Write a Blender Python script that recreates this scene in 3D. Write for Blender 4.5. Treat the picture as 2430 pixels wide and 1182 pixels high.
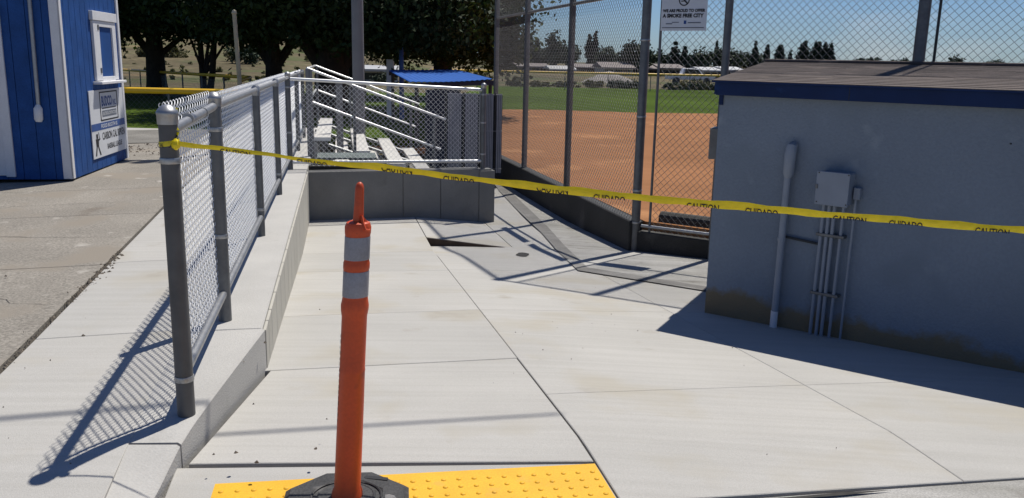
import bpy, bmesh, math, random
import numpy as np
from mathutils import Vector, Matrix
R = math.radians
for o in list(bpy.data.objects): bpy.data.objects.remove(o)
scn = bpy.context.scene
col = scn.collection
# ------------------------------------------------------------------ camera
CH = 1.62
pitch, roll = R(12.4), R(1.25)
fw = np.array([0, math.cos(pitch), -math.sin(pitch)]); rt = np.array([1., 0, 0]); up = np.cross(rt, fw)
cr = rt*math.cos(roll) + up*math.sin(roll); cu = -rt*math.sin(roll) + up*math.cos(roll)
cam = bpy.data.cameras.new('camera'); camo = bpy.data.objects.new('camera', cam); col.objects.link(camo)
cam.sensor_width = 36.0; cam.lens = 30.0; cam.clip_start = 0.05; cam.clip_end = 8000
camo.matrix_world = Matrix(((cr[0], cu[0], -fw[0], 0), (cr[1], cu[1], -fw[1], 0), (cr[2], cu[2], -fw[2], CH), (0, 0, 0, 1)))
scn.camera = camo
# ------------------------------------------------------------------ sky and sun
SAZ, SEL = R(31), R(64)
SUN = Vector((math.sin(SAZ)*math.cos(SEL), math.cos(SAZ)*math.cos(SEL), math.sin(SEL)))
w = bpy.data.worlds.new('World'); scn.world = w; w.use_nodes = True
nt = w.node_tree; nt.nodes.clear()
sky = nt.nodes.new('ShaderNodeTexSky'); sky.sky_type = 'NISHITA'; sky.sun_disc = False
sky.sun_elevation = SEL; sky.sun_rotation = SAZ; sky.altitude = 300; sky.air_density = 1.0; sky.dust_density = .35; sky.ozone_density = 1.6
bg = nt.nodes.new('ShaderNodeBackground'); bg.inputs[1].default_value = 0.062
tc = nt.nodes.new('ShaderNodeTexCoord'); mp = nt.nodes.new('ShaderNodeMapping'); mp.inputs['Scale'].default_value = (1.6, 1.6, 7)
cn = nt.nodes.new('ShaderNodeTexNoise'); cn.inputs['Scale'].default_value = 2.3; cn.inputs['Detail'].default_value = 7; cn.inputs['Roughness'].default_value = .58
rp = nt.nodes.new('ShaderNodeValToRGB'); rp.color_ramp.elements[0].position = .56; rp.color_ramp.elements[1].position = .80
rp.color_ramp.elements[1].color = (.55, .55, .55, 1)
mx = nt.nodes.new('ShaderNodeMixRGB'); mx.inputs[2].default_value = (9.5, 9.6, 9.9, 1)
out = nt.nodes.new('ShaderNodeOutputWorld')
L = nt.links.new
L(tc.outputs['Generated'], mp.inputs[0]); L(mp.outputs[0], cn.inputs['Vector']); L(cn.outputs[0], rp.inputs[0])
ti = nt.nodes.new('ShaderNodeMixRGB'); ti.blend_type = 'MULTIPLY'; ti.inputs[0].default_value = 1; ti.inputs[2].default_value = (.62, .83, 1.22, 1); L(sky.outputs[0], ti.inputs[1])
L(rp.outputs[0], mx.inputs[0]); L(ti.outputs[0], mx.inputs[1]); L(mx.outputs[0], bg.inputs[0]); L(bg.outputs[0], out.inputs[0])
sd = bpy.data.lights.new('sun', 'SUN'); sd.energy = 5.0; sd.angle = R(.53); sd.color = (1, .955, .875)
so = bpy.data.objects.new('sun', sd); col.objects.link(so); so.location = (0, 0, 30)
so.rotation_euler = (-SUN).to_track_quat('-Z', 'Y').to_euler()
scn.view_settings.view_transform = 'Standard'; scn.view_settings.look = 'None'
scn.view_settings.exposure = 0.04; scn.view_settings.gamma = 1.0; scn.view_settings.use_curve_mapping = False
rng = np.random.default_rng(7); random.seed(7)

# ------------------------------------------------------------------ materials
def mat(name, c, rough=.7, metal=0., var=.12, scale=6., fine=0., fscale=120., bump=0., bscale=150., c2=None, blotch=None, spec=.5, trans=0.):
    """procedural principled material: large tone variation, fine speckle, bump, optional blotches (colour, scale, threshold)"""
    m = bpy.data.materials.new(name); m.use_nodes = True
    n = m.node_tree.nodes; l = m.node_tree.links.new; b = n['Principled BSDF']
    b.inputs['Roughness'].default_value = rough; b.inputs['Metallic'].default_value = metal
    b.inputs['Specular IOR Level'].default_value = spec
    g = n.new('ShaderNodeNewGeometry')
    def noise(s, d=4):
        t = n.new('ShaderNodeTexNoise'); t.inputs['Scale'].default_value = s; t.inputs['Detail'].default_value = d; l(g.outputs['Position'], t.inputs['Vector']); return t
    def ramp(src, a, b_, ca, cb):
        r = n.new('ShaderNodeValToRGB'); r.color_ramp.elements[0].position = a; r.color_ramp.elements[1].position = b_
        r.color_ramp.elements[0].color = ca; r.color_ramp.elements[1].color = cb; l(src, r.inputs[0]); return r
    d = c2 or tuple(v*(1-var*2) for v in c)
    cur = ramp(noise(scale, 5).outputs[0], .3, .7, (*d, 1), (*c, 1)).outputs[0]
    if fine:
        f = ramp(noise(fscale, 2).outputs[0], .35, .65, (1-fine,)*3+(1,), (1, 1, 1, 1))
        x = n.new('ShaderNodeMixRGB'); x.blend_type = 'MULTIPLY'; x.inputs[0].default_value = 1; l(cur, x.inputs[1]); l(f.outputs[0], x.inputs[2]); cur = x.outputs[0]
    if blotch:
        for bc, bs, bt in blotch:
            f = ramp(noise(bs, 6).outputs[0], bt, bt+.12, (0, 0, 0, 1), (1, 1, 1, 1))
            x = n.new('ShaderNodeMixRGB'); l(f.outputs[0], x.inputs[0]); l(cur, x.inputs[1]); x.inputs[2].default_value = (*bc, 1); cur = x.outputs[0]
    l(cur, b.inputs['Base Color'])
    if bump:
        bp = n.new('ShaderNodeBump'); bp.inputs['Strength'].default_value = bump; bp.inputs['Distance'].default_value = .01
        l(noise(bscale, 4).outputs[0], bp.inputs['Height']); l(bp.outputs[0], b.inputs['Normal'])
    if trans:
        t = n.new('ShaderNodeBsdfTranslucent'); t.inputs[0].default_value = (c[0]*1.6, c[1]*1.7, c[2], 1)
        s = n.new('ShaderNodeMixShader'); s.inputs[0].default_value = trans
        l(b.outputs[0], s.inputs[1]); l(t.outputs[0], s.inputs[2]); l(s.outputs[0], n['Material Output'].inputs[0])
    return m
def broom(m, ang, scale, strength=.12, tone=.032):
    """adds streaks (broom finish) across a concrete material"""
    n = m.node_tree.nodes; l = m.node_tree.links.new; b = n['Principled BSDF']
    g = n.new('ShaderNodeNewGeometry'); mp = n.new('ShaderNodeMapping'); mp.inputs['Rotation'].default_value = (0, 0, ang); mp.inputs['Scale'].default_value = (.35, scale, 1)
    t = n.new('ShaderNodeTexNoise'); t.inputs['Scale'].default_value = 1.6; t.inputs['Detail'].default_value = 5
    l(g.outputs['Position'], mp.inputs[0]); l(mp.outputs[0], t.inputs['Vector'])
    r = n.new('ShaderNodeValToRGB'); r.color_ramp.elements[0].position = .35; r.color_ramp.elements[1].position = .62
    r.color_ramp.elements[0].color = (1-tone*2, 1-tone*2, 1-tone*2.2, 1)
    l(t.outputs[0], r.inputs[0])
    src = b.inputs['Base Color'].links[0].from_socket
    x = n.new('ShaderNodeMixRGB'); x.blend_type = 'MULTIPLY'; x.inputs[0].default_value = 1; l(src, x.inputs[1]); l(r.outputs[0], x.inputs[2]); l(x.outputs[0], b.inputs['Base Color'])
    return m
M = {}
M['slab'] = broom(mat('new_concrete', (.465, .450, .420), .9, var=.05, scale=1.1, fine=.10, fscale=150, bump=.3, bscale=260, spec=.25, blotch=[((.40, .375, .325), 1.3, .53), ((.345, .32, .275), 2.7, .66), ((.25, .235, .21), 38., .78)]), R(-11), 14)
M['slab_b'] = broom(mat('new_concrete_b', (.45, .437, .41), .9, var=.06, scale=.8, fine=.10, fscale=150, bump=.3, bscale=260, spec=.25, blotch=[((.385, .362, .315), 1.1, .53), ((.335, .31, .27), 2.2, .66), ((.25, .235, .21), 33., .78)]), R(-11), 9)
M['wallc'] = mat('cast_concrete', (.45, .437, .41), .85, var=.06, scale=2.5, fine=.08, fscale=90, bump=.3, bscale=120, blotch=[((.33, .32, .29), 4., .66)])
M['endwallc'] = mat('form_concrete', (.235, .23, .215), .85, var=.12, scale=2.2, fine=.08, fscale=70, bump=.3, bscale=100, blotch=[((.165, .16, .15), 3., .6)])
M['wallbeige'] = mat('cast_concrete_face', (.46, .44, .385), .85, var=.06, scale=2.5, fine=.06, fscale=90, bump=.3, bscale=120)
M['oldc'] = mat('old_concrete', (.365, .335, .29), .95, spec=.15, var=.12, scale=.9, fine=.38, fscale=60, bump=.6, bscale=230, blotch=[((.265, .235, .195), 1.3, .53), ((.13, .10, .075), 1.0, .68), ((.44, .41, .365), 4., .64), ((.12, .10, .085), 22., .73)])
M['oldapron'] = broom(mat('worn_concrete', (.51, .495, .465), .92, var=.12, scale=2., fine=.25, fscale=120, bump=.6, bscale=160, blotch=[((.27, .255, .235), 3., .60)]), R(60), 5, tone=.12)
M['gutter'] = mat('gutter_concrete', (.25, .24, .225), .9, var=.15, scale=3., fine=.2, fscale=130, bump=.5, blotch=[((.36, .35, .33), 2., .6)])
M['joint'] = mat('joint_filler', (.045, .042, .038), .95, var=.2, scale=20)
M['dirtseam'] = mat('loose_dirt', (.23, .19, .145), .97, var=.25, scale=14, fine=.4, fscale=90, bump=.9, bscale=90)
M['clod'] = mat('brown_clods', (.15, .115, .085), .97, var=.25, scale=8, fine=.4, fscale=60, bump=.9, bscale=60)
M['stepshade'] = mat('step_shade_brown', (.075, .05, .035), .9, var=.2, scale=9)  # brown with the shade of the step face put into it
M['blackwall'] = mat('tarred_concrete', (.035, .034, .032), .75, var=.2, scale=2., fine=.3, fscale=60, bump=.4, bscale=60, blotch=[((.075, .072, .066), 1.5, .62)])
M['infield'] = mat('infield_clay', (.335, .157, .073), 1., spec=.1, var=.10, scale=.35, fine=.10, fscale=40, bump=.5, bscale=60, blotch=[((.43, .215, .10), .5, .58), ((.31, .13, .055), .8, .64)])
broom(M['infield'], R(20), 3, tone=.05)
M['turf'] = mat('turf', (.080, .125, .016), 1., spec=.05, var=.2, scale=.12, fine=.35, fscale=9, bump=.8, bscale=14)
M['field'] = mat('dry_field', (.20, .165, .095), .95, var=.25, scale=.05, fine=.45, fscale=1.1, spec=.1, blotch=[((.085, .10, .04), .09, .50), ((.30, .20, .12), .045, .60), ((.05, .06, .025), .3, .62)])
M['gravelpad'] = mat('gravel_pad', (.27, .255, .225), .95, var=.2, scale=1.5, fine=.35, fscale=60, bump=.8, bscale=60)
M['galv'] = mat('galvanised_steel', (.42, .425, .43), .42, .75, var=.1, scale=14, fine=.1, fscale=90)
M['galvd'] = mat('weathered_steel', (.17, .175, .18), .5, .45, var=.15, scale=9, fine=.1, fscale=60)
M['rustpost'] = mat('rusted_steel', (.125, .125, .125), .6, .35, var=.2, scale=8, blotch=[((.10, .048, .028), 4.5, .66)])
M['wire'] = mat('bright_wire', (.82, .83, .84), .42, .15, var=.08, scale=30)
M['wired'] = mat('dull_wire', (.17, .175, .185), .5, .5, var=.1, scale=8)
M['alu'] = mat('aluminium_plank', (.62, .60, .56), .55, .1, var=.06, scale=3, fine=.1, fscale=80)
M['alurail'] = mat('aluminium_rail', (.74, .74, .73), .36, .5, var=.05, scale=3)
M['blue'] = mat('blue_siding', (.022, .088, .295), .65, spec=.2, var=.14, scale=5, fine=.15, fscale=60, bump=.15, bscale=60)
M['shutter'] = mat('blue_shutter', (.022, .082, .27), .6, spec=.2, var=.10, scale=3)
M['white'] = mat('white_paint', (.74, .74, .75), .55, var=.05, scale=5, fine=.05, fscale=60, blotch=[((.55, .54, .53), 5., .70)])
M['signwhite'] = mat('sign_white', (.66, .675, .70), .45, var=.04, scale=4)
M['signgrey'] = mat('sign_face', (.62, .63, .66), .45, var=.05, scale=4)
M['bluefascia'] = mat('blue_fascia', (.006, .022, .085), .6, spec=.2, var=.12, scale=5, blotch=[((.012, .04, .13), 7., .66)])
M['signblue'] = mat('sign_blue', (.03, .09, .30), .5)
M['ink'] = mat('black_ink', (.012, .012, .014), .6)
M['inkblue'] = mat('blue_ink', (.02, .07, .26), .6)
M['inkgrey'] = mat('grey_ink', (.16, .18, .22), .6)
M['dug'] = mat('painted_block', (.195, .235, .29), .8, var=.07, scale=1.3, fine=.07, fscale=50, bump=.5, bscale=60, spec=.2, blotch=[((.165, .20, .245), 2.4, .56), ((.225, .265, .31), 3.5, .64)])
M['pipe'] = mat('painted_conduit', (.22, .255, .31), .5, var=.06, scale=8)
M['shingle'] = mat('asphalt_shingle', (.150, .118, .102), .93, var=.18, scale=3.5, fine=.4, fscale=90, bump=.6, bscale=90, blotch=[((.19, .15, .125), 4., .58)])
M['orange'] = mat('orange_plastic', (.62, .075, .013), .48, var=.10, scale=7, fine=.10, fscale=90, blotch=[((.36, .045, .014), 11., .62), ((.20, .05, .03), 26., .70)])
M['reflect'] = mat('reflective_tape', (.31, .31, .34), .4, var=.14, scale=14, fine=.12, fscale=120, blotch=[((.19, .18, .19), 22., .64)])
M['scuff'] = mat('scuffed_rubber', (.26, .255, .25), .9, var=.2, scale=40, fine=.3, fscale=150)
M['rubber'] = mat('black_rubber', (.055, .055, .056), .7, var=.22, scale=10, fine=.3, fscale=90, bump=.4, bscale=90, blotch=[((.10, .098, .094), 9., .58)])
M['tact'] = mat('yellow_polymer', (.80, .43, .012), .65, var=.06, scale=8, fine=.14, fscale=120, blotch=[((.60, .33, .05), 7., .62), ((.34, .22, .08), 16., .72)])
M['tape'] = mat('yellow_tape', (.86, .70, .02), .25, var=.10, scale=26, bump=.5, bscale=45, trans=.18)
M['ycap'] = mat('yellow_cap', (.78, .46, .015), .45, var=.06, scale=3)
M['tan'] = mat('tan_pole', (.50, .43, .30), .6, var=.08, scale=4)
M['polegrey'] = mat('pole_steel', (.22, .215, .215), .6, .2, var=.08, scale=3)
M['canopy'] = mat('blue_metal_roof', (.035, .14, .50), .42, var=.08, scale=3)
M['navy'] = mat('navy_panel', (.012, .020, .045), .7, var=.1, scale=4)
M['slat'] = mat('grey_slat', (.34, .34, .37), .6, var=.1, scale=7)
M['darksteel'] = mat('dark_steel', (.05, .052, .052), .5, .3, var=.2, scale=6)
M['greentop'] = mat('faded_green_panel', (.13, .16, .15), .6, var=.2, scale=5)
M['bark'] = mat('bark', (.055, .042, .032), .95, var=.25, scale=6, bump=.8, bscale=18)
M['leaf'] = mat('leaf', (.030, .052, .014), .7, var=.25, scale=.9, trans=.10, spec=.25)
M['leaf2'] = mat('leaf_olive', (.055, .075, .02), .6, var=.3, scale=.8, trans=.25, spec=.25)
M['leaffar'] = mat('leaf_far', (.045, .072, .032), .8, var=.22, scale=.35)
M['leafcon'] = mat('needle_far', (.028, .048, .028), .8, var=.22, scale=.35)
M['brush'] = mat('brush_leaf', (.13, .125, .055), .9, var=.3, scale=.5, trans=.1)
M['gravel'] = mat('gravel_pile', (.30, .275, .25), .95, var=.12, scale=.7, fine=.35, fscale=6)
M['dirtpile'] = mat('dirt_pile', (.36, .27, .19), .95, var=.12, scale=.5, fine=.25, fscale=5)
M['hwall'] = mat('house_wall', (.40, .37, .34), .8, var=.06, scale=.4)
M['hwall2'] = mat('house_wall_pale', (.52, .50, .46), .8, var=.05, scale=.4)
M['hwall3'] = mat('house_brick', (.26, .17, .135), .85, var=.08, scale=.5)
M['hroof'] = mat('house_roof', (.22, .19, .175), .9, var=.1, scale=.4)
M['hroofw'] = mat('house_roof_metal', (.46, .455, .44), .5, var=.05, scale=.3)
M['glass'] = mat('dark_glass', (.02, .025, .03), .15)
M['cable'] = mat('cable_black', (.02, .02, .02), .6)

def stain(m):
    """bare patchy band low on the painted wall where paint has come off (fixed to the wall)"""
    n = m.node_tree.nodes; l = m.node_tree.links.new; b = n['Principled BSDF']
    g = n.new('ShaderNodeNewGeometry'); sp = n.new('ShaderNodeSeparateXYZ'); l(g.outputs['Position'], sp.inputs[0])
    t = n.new('ShaderNodeTexNoise'); t.inputs['Scale'].default_value = 2.3; t.inputs['Detail'].default_value = 12; t.inputs['Roughness'].default_value = .68; l(g.outputs['Position'], t.inputs['Vector'])
    a = n.new('ShaderNodeMath'); a.operation = 'MULTIPLY_ADD'; a.inputs[1].default_value = .42; a.inputs[2].default_value = -.31; l(t.outputs[0], a.inputs[0])
    s = n.new('ShaderNodeMath'); s.operation = 'SUBTRACT'; l(a.outputs[0], s.inputs[0]); l(sp.outputs[2], s.inputs[1])
    k = n.new('ShaderNodeMapRange'); k.inputs[1].default_value = 0; k.inputs[2].default_value = .07; l(s.outputs[0], k.inputs[0])
    x = n.new('ShaderNodeMixRGB'); l(k.outputs[0], x.inputs[0]); l(b.inputs['Base Color'].links[0].from_socket, x.inputs[1]); x.inputs[2].default_value = (.185, .15, .095, 1)
    l(x.outputs[0], b.inputs['Base Color'])
stain(M['dug'])

# ------------------------------------------------------------------ mesh helpers
class MB:
    def __init__(s): s.v = []; s.f = []
    def add(s, vs, fs):
        k = len(s.v); s.v += [tuple(map(float, p)) for p in vs]; s.f += [tuple(i+k for i in f) for f in fs]; return s
    def box(s, o, ex, ey, ez):
        """box from corner o with edge vectors"""
        o, ex, ey, ez = map(Vector, (o, ex, ey, ez)); p = [o, o+ex, o+ex+ey, o+ey]; p += [q+ez for q in p]
        return s.add(p, [(0, 3, 2, 1), (4, 5, 6, 7), (0, 1, 5, 4), (1, 2, 6, 5), (2, 3, 7, 6), (3, 0, 4, 7)])
    def prism(s, pts, ext):
        ext = Vector(ext); n = len(pts); a = [Vector(p) for p in pts]
        return s.add(a+[p+ext for p in a], [tuple(range(n))[::-1], tuple(range(n, 2*n))]+[(i, (i+1) % n, n+(i+1) % n, n+i) for i in range(n)])
    def tube(s, pts, r, n=10, cap=True):
        pts = [Vector(p) for p in pts]; rs = r if isinstance(r, (list, tuple)) else [r]*len(pts)
        vs = []; fs = []; prev = None
        for i, p in enumerate(pts):
            t = (pts[min(i+1, len(pts)-1)]-pts[max(i-1, 0)]).normalized()
            ref = prev if prev is not None else (Vector((0, 0, 1)) if abs(t.z) < .9 else Vector((1, 0, 0)))
            a = (ref-t*ref.dot(t)).normalized(); prev = a; b = t.cross(a)
            vs += [p+(a*math.cos(2*math.pi*k/n)+b*math.sin(2*math.pi*k/n))*rs[i] for k in range(n)]
        for i in range(len(pts)-1):
            fs += [(i*n+k, i*n+(k+1) % n, (i+1)*n+(k+1) % n, (i+1)*n+k) for k in range(n)]
        if cap: fs += [tuple(range(n))[::-1], tuple((len(pts)-1)*n+k for k in range(n))]
        return s.add(vs, fs)
    def lathe(s, c, prof, n=20, axis=(0, 0, 1), lean=None):
        c = Vector(c); vs = []; fs = []
        for r, z in prof:
            o = c+Vector(lean or axis)*z
            vs += [o+Vector((math.cos(2*math.pi*k/n)*r, math.sin(2*math.pi*k/n)*r, 0)) for k in range(n)]
        for i in range(len(prof)-1): fs += [(i*n+k, i*n+(k+1) % n, (i+1)*n+(k+1) % n, (i+1)*n+k) for k in range(n)]
        fs += [tuple(range(n))[::-1], tuple((len(prof)-1)*n+k for k in range(n))]
        return s.add(vs, fs)
    def build(s, name, m, parent=None, smooth=False, bevel=0):
        me = bpy.data.meshes.new(name); me.from_pydata(s.v, [], s.f); me.materials.append(m if not isinstance(m, str) else M[m])
        if bevel:
            bm = bmesh.new(); bm.from_mesh(me); bmesh.ops.bevel(bm, geom=[e for e in bm.edges], offset=bevel, segments=1, affect='EDGES', clamp_overlap=True); bm.to_mesh(me); bm.free()
        me.update()
        if smooth:
            me.polygons.foreach_set('use_smooth', [True]*len(me.polygons))
            try: me.set_sharp_from_angle(angle=R(40))
            except Exception: pass
        o = bpy.data.objects.new(name, me); col.objects.link(o)
        if parent: o.parent = parent; o.matrix_parent_inverse = parent.matrix_world.inverted() if False else Matrix.Translation(-parent.location)
        return o
def np_mesh(name, v, quads, m, parent=None, smooth=True, tri=False):
    me = bpy.data.meshes.new(name); v = np.asarray(v, np.float32); q = np.asarray(quads, np.int32); k = q.shape[1]
    me.vertices.add(len(v)); me.vertices.foreach_set('co', v.ravel()); me.loops.add(q.size); me.loops.foreach_set('vertex_index', q.ravel())
    me.polygons.add(len(q)); me.polygons.foreach_set('loop_start', np.arange(0, q.size, k, dtype=np.int32)); me.polygons.foreach_set('loop_total', np.full(len(q), k, np.int32))
    if smooth: me.polygons.foreach_set('use_smooth', np.ones(len(q), bool))
    me.materials.append(M[m] if isinstance(m, str) else m); me.update(calc_edges=True)
    o = bpy.data.objects.new(name, me); col.objects.link(o)
    if parent: o.parent = parent; o.matrix_parent_inverse = Matrix.Translation(-parent.location)
    return o
def empty(name, loc=(0, 0, 0)):
    o = bpy.data.objects.new(name, None); col.objects.link(o); o.location = loc; o.empty_display_size = .2; return o
def tag(o, label=None, cat=None, group=None, kind=None):
    if label: o['label'] = label
    if cat: o['category'] = cat
    if group: o['group'] = group
    if kind: o['kind'] = kind
    return o
def text_mesh(txt, size=1., bold=0.0, space=1.0):
    """outline of a text as verts/faces in the xy plane, left-bottom at origin, unit = size"""
    c = bpy.data.curves.new('t', 'FONT'); c.body = txt; c.size = size; c.offset = bold; c.space_character = space; c.resolution_u = 3
    o = bpy.data.objects.new('t', c); col.objects.link(o); bpy.context.view_layer.update()
    me = bpy.data.meshes.new_from_object(o.evaluated_get(bpy.context.evaluated_depsgraph_get()))
    v = np.array([p.co[:] for p in me.vertices]); f = [tuple(p.vertices) for p in me.polygons]
    bpy.data.objects.remove(o); bpy.data.curves.remove(c); bpy.data.meshes.remove(me)
    v[:, :2] -= v[:, :2].min(0); return v, f
def put_text(txt, o, ex, ez, width, height, m, name, parent, bold=.02, off=(0, 0, 0)):
    """text scaled to width x height laid in the plane spanned by unit vectors ex, ez from corner o"""
    v, f = text_mesh(txt, 1., bold); mxx = v[:, :2].max(0)
    o, ex, ez = Vector(o)+Vector(off), Vector(ex), Vector(ez)
    b = MB(); b.add([o+ex*(p[0]/mxx[0]*width)+ez*(p[1]/mxx[1]*height) for p in v], f)
    return b.build(name, m, parent)
# ------------------------------------------------------------------ frames of the place
A2 = np.array([-.199, .98]); A2 /= np.linalg.norm(A2); R2 = np.array([A2[1], -A2[0]]); O2 = np.array([-1.1, 3.2])
def XY(s, l): q = O2+A2*s+R2*l; return float(q[0]), float(q[1])
def SLz(s, l, z): x, y = XY(s, l); return Vector((x, y, z))
def zg(s, l):
    b = -max(0, s)/12 if s < 6.6 else -.55-min(s-6.6, 2.4)/25
    return b-.05*max(0, min(l, 4.6)-1.5)
def zlane(s, l): return zg(s, l) if s < 6.12 else -.51-(s-6.12)*.025
AV = Vector((A2[0], A2[1], 0)); RV = Vector((R2[0], R2[1], 0)); ZV = Vector((0, 0, 1))
def zleft(l): return .10 if l > -.5 else max(0., .10+.03*(l+.5))

# ------------------------------------------------------------------ ground and paving
def sheet(name, pts, z, m, thick=.3, parent=None):
    b = MB(); b.prism([(x, y, z-thick) for x, y in pts], (0, 0, thick)); return b.build(name, m, parent)
def slab(name, corners, zf, m, parent, n=5, gap=.004, depth=.16):
    """concrete panel over four (s,l) corners with eased edges; follows the ground height zf"""
    c = np.array(corners, float); ctr = c.mean(0); vs = []; fs = []
    def bil(u, v): return c[0]*(1-u)*(1-v)+c[1]*u*(1-v)+c[2]*u*v+c[3]*(1-u)*v
    us = [0, .0]+list(np.linspace(0, 1, n))[1:-1]+[1., 1]
    w1 = np.linalg.norm(c[1]-c[0]); w2 = np.linalg.norm(c[3]-c[0]); e = .004
    uu = [gap/w1, (gap+e)/w1]+list(np.linspace(0, 1, n))[1:-1]+[1-(gap+e)/w1, 1-gap/w1]
    vv = [gap/w2, (gap+e)/w2]+list(np.linspace(0, 1, n))[1:-1]+[1-(gap+e)/w2, 1-gap/w2]
    N = len(uu)
    for i, u in enumerate(uu):
        for j, v in enumerate(vv):
            s, l = bil(u, v); rim = i in (0, N-1) or j in (0, N-1); vs.append(SLz(s, l, zf(s, l)-(.003 if rim else 0)))
    for i in range(N-1):
        for j in range(N-1): fs.append((i*N+j, (i+1)*N+j, (i+1)*N+j+1, i*N+j+1))
    ring = [i*N for i in range(N)]+[(N-1)*N+j for j in range(1, N)]+[i*N+N-1 for i in range(N-2, -1, -1)]+[j for j in range(N-2, 0, -1)]
    k = len(vs); vs += [Vector(vs[r])-Vector((0, 0, depth)) for r in ring]; q = len(ring)
    fs += [(ring[i], ring[(i+1) % q], k+(i+1) % q, k+i) for i in range(q)]
    # orientation
    a, b_, d = vs[fs[0][0]], vs[fs[0][1]], vs[fs[0][2]]
    if (b_-a).cross(d-a).z < 0: fs = [f[::-1] for f in fs]
    b = MB(); b.add(vs, fs); return b.build(name, m, parent)

# broad terrain reaching the horizon (rises to a dry hillside on the left, level on the right)
def smooth(a, b, x): t = min(1, max(0, (x-a)/(b-a))); return t*t*(3-2*t)
def zt(x, y):
    t = x/max(y, 1.)
    return -.46+smooth(75, 260, y)*(9.5*smooth(-.05, -.30, t)+1.2)+smooth(260, 1500, y)*4*smooth(.4, -.3, t)
b = MB(); ys = [18.9, 24, 32, 42, 55, 75, 95, 120, 150, 190, 240, 300, 420, 700, 1200, 2500, 5000]; ts = np.linspace(-2.2, 2.2, 45)
vs = []; fs = []
for y in ys:
    for t in ts: vs.append((t*y, y, zt(t*y, y)+(.25*math.sin(t*31+y*.07)*smooth(80, 200, y))))
for i in range(len(ys)-1):
    for j in range(len(ts)-1): fs.append((i*45+j, i*45+j+1, (i+1)*45+j+1, (i+1)*45+j))
b.add(vs, fs); tag(b.build('terrain', 'field', smooth=True), kind='structure')
tag(sheet('street', [(-40, -25), (40, -25), (40, 1.4), (-40, 1.4)], -.16, 'oldapron'), kind='structure')
# lawn of the neighbouring field on the left
tag(sheet('lawn', [(-40, 19.2), (-4.6, 19.2), (-2.2, 19.2), (-1.0, 46), (-60, 46)], -.12, 'turf', .2), kind='structure')
# lower walkway bed
b = MB(); n = 26; vs = []; fs = []
ss = np.linspace(-.9, 20, n); ls = np.linspace(-.15, 5.4, 10)
for s in ss:
    for l in ls: vs.append(SLz(s, l, zg(s, l)-.17))
for i in range(n-1):
    for j in range(9): fs.append((i*10+j, i*10+j+1, (i+1)*10+j+1, (i+1)*10+j))
b.add(vs, fs); walk = tag(b.build('walkway', 'joint'), kind='structure')
lane = [((.02, -.2), (-.215, 1.455), (1.40, 1.455), (1.38, .02)), ((1.38, -.02), (1.40, 1.455), (2.83, 1.455), (2.83, -.02)),
        ((2.83, -.02), (2.83, 1.455), (4.72, 1.455), (4.86, -.02)), ((4.86, -.02), (4.72, 1.455), (6.12, 1.455), (6.12, -.02)),
        ((6.12, -.04), (6.12, 1.455), (8.72, 1.455), (8.52, -.04))]
for i, c in enumerate(lane):
    g = .008 if i == 0 else .0018
    slab('concrete_slab', c, zlane, M['slab' if i % 2 == 0 else 'slab_b'], walk, 7, g)
tilebed = [((-.9, -.24), (-.86, 1.455), (-.225, 1.455), (.0, -.24))]
for c in tilebed: slab('concrete_slab', c, lambda s, l: 0.0, M['slab_b'], walk, 3, .007)
def zfar(s, l): t = min(1, max(0, (l-1.455)/1.02)); return zlane(max(s, 6.7), 1.2)*(1-t)+(zg(s, 2.475)-.002)*t
def znear(s, l): return zg(s, l)-.075*min(1, max(0, (s-5.75)/1.25))*min(1, max(0, 1-(l-1.455)/1.02))
for c in [((-.56, 1.455), (-.48, 3.0), (.80, 3.0), (.67, 1.455)), ((.67, 1.455), (.80, 3.0), (2.82, 3.0), (2.82, 1.455)), ((2.82, 1.455), (2.82, 3.0), (4.8, 3.0), (4.8, 1.455)),
          ((-.48, 3.0), (-.38, 4.9), (.95, 4.9), (.80, 3.0)), ((.80, 3.0), (.95, 4.9), (2.82, 4.9), (2.82, 3.0)), ((2.82, 3.0), (2.82, 5.2), (4.8, 5.2), (4.8, 3.0)),
          ((4.8, 1.455), (4.8, 3.0), (6.5, 3.0), (7.0, 1.455)), ((4.8, 3.0), (4.8, 5.2), (8.0, 5.2), (6.5, 3.0))]:
    slab('concrete_slab', c, znear, M['slab_b' if c[0][1] > 2 else 'slab'], walk, 11, .0018)
slab('concrete_slab', ((7.02, 1.46), (6.62, 2.475), (8.95, 2.475), (8.72, 1.46)), zfar, M['slab'], walk, 5, .003)
b = MB(); fa, fb_ = (6.99, 1.47), (6.60, 2.45); za, zb = zfar(*fa)-.004, zfar(*fb_)-.004
b.prism([SLz(*fa, za), SLz(*fb_, zb), SLz(*fb_, zb-.1), SLz(*fa, za-.2)], -AV*.012); b.build('step_shade_strip', 'stepshade', walk)  # strip added to darken the step face, its shade is in the brown
slab('concrete_slab', ((6.62, 2.475), (6.5, 3.6), (12.5, 3.6), (12.5, 2.475)), zg, M['slab_b'], walk, 7, .003)
slab('street_slab', ((-2.6, 1.46), (-2.6, 7.5), (-.22, 7.5), (-.575, 1.46)), lambda s, l: zg(s, l)-.006, M['oldapron'], walk, 6, .003)
slab('street_slab', ((-2.6, -6), (-2.6, 1.455), (-.87, 1.455), (-.91, -6)), lambda s, l: -.01, M['oldapron'], walk, 6, .003)
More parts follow.
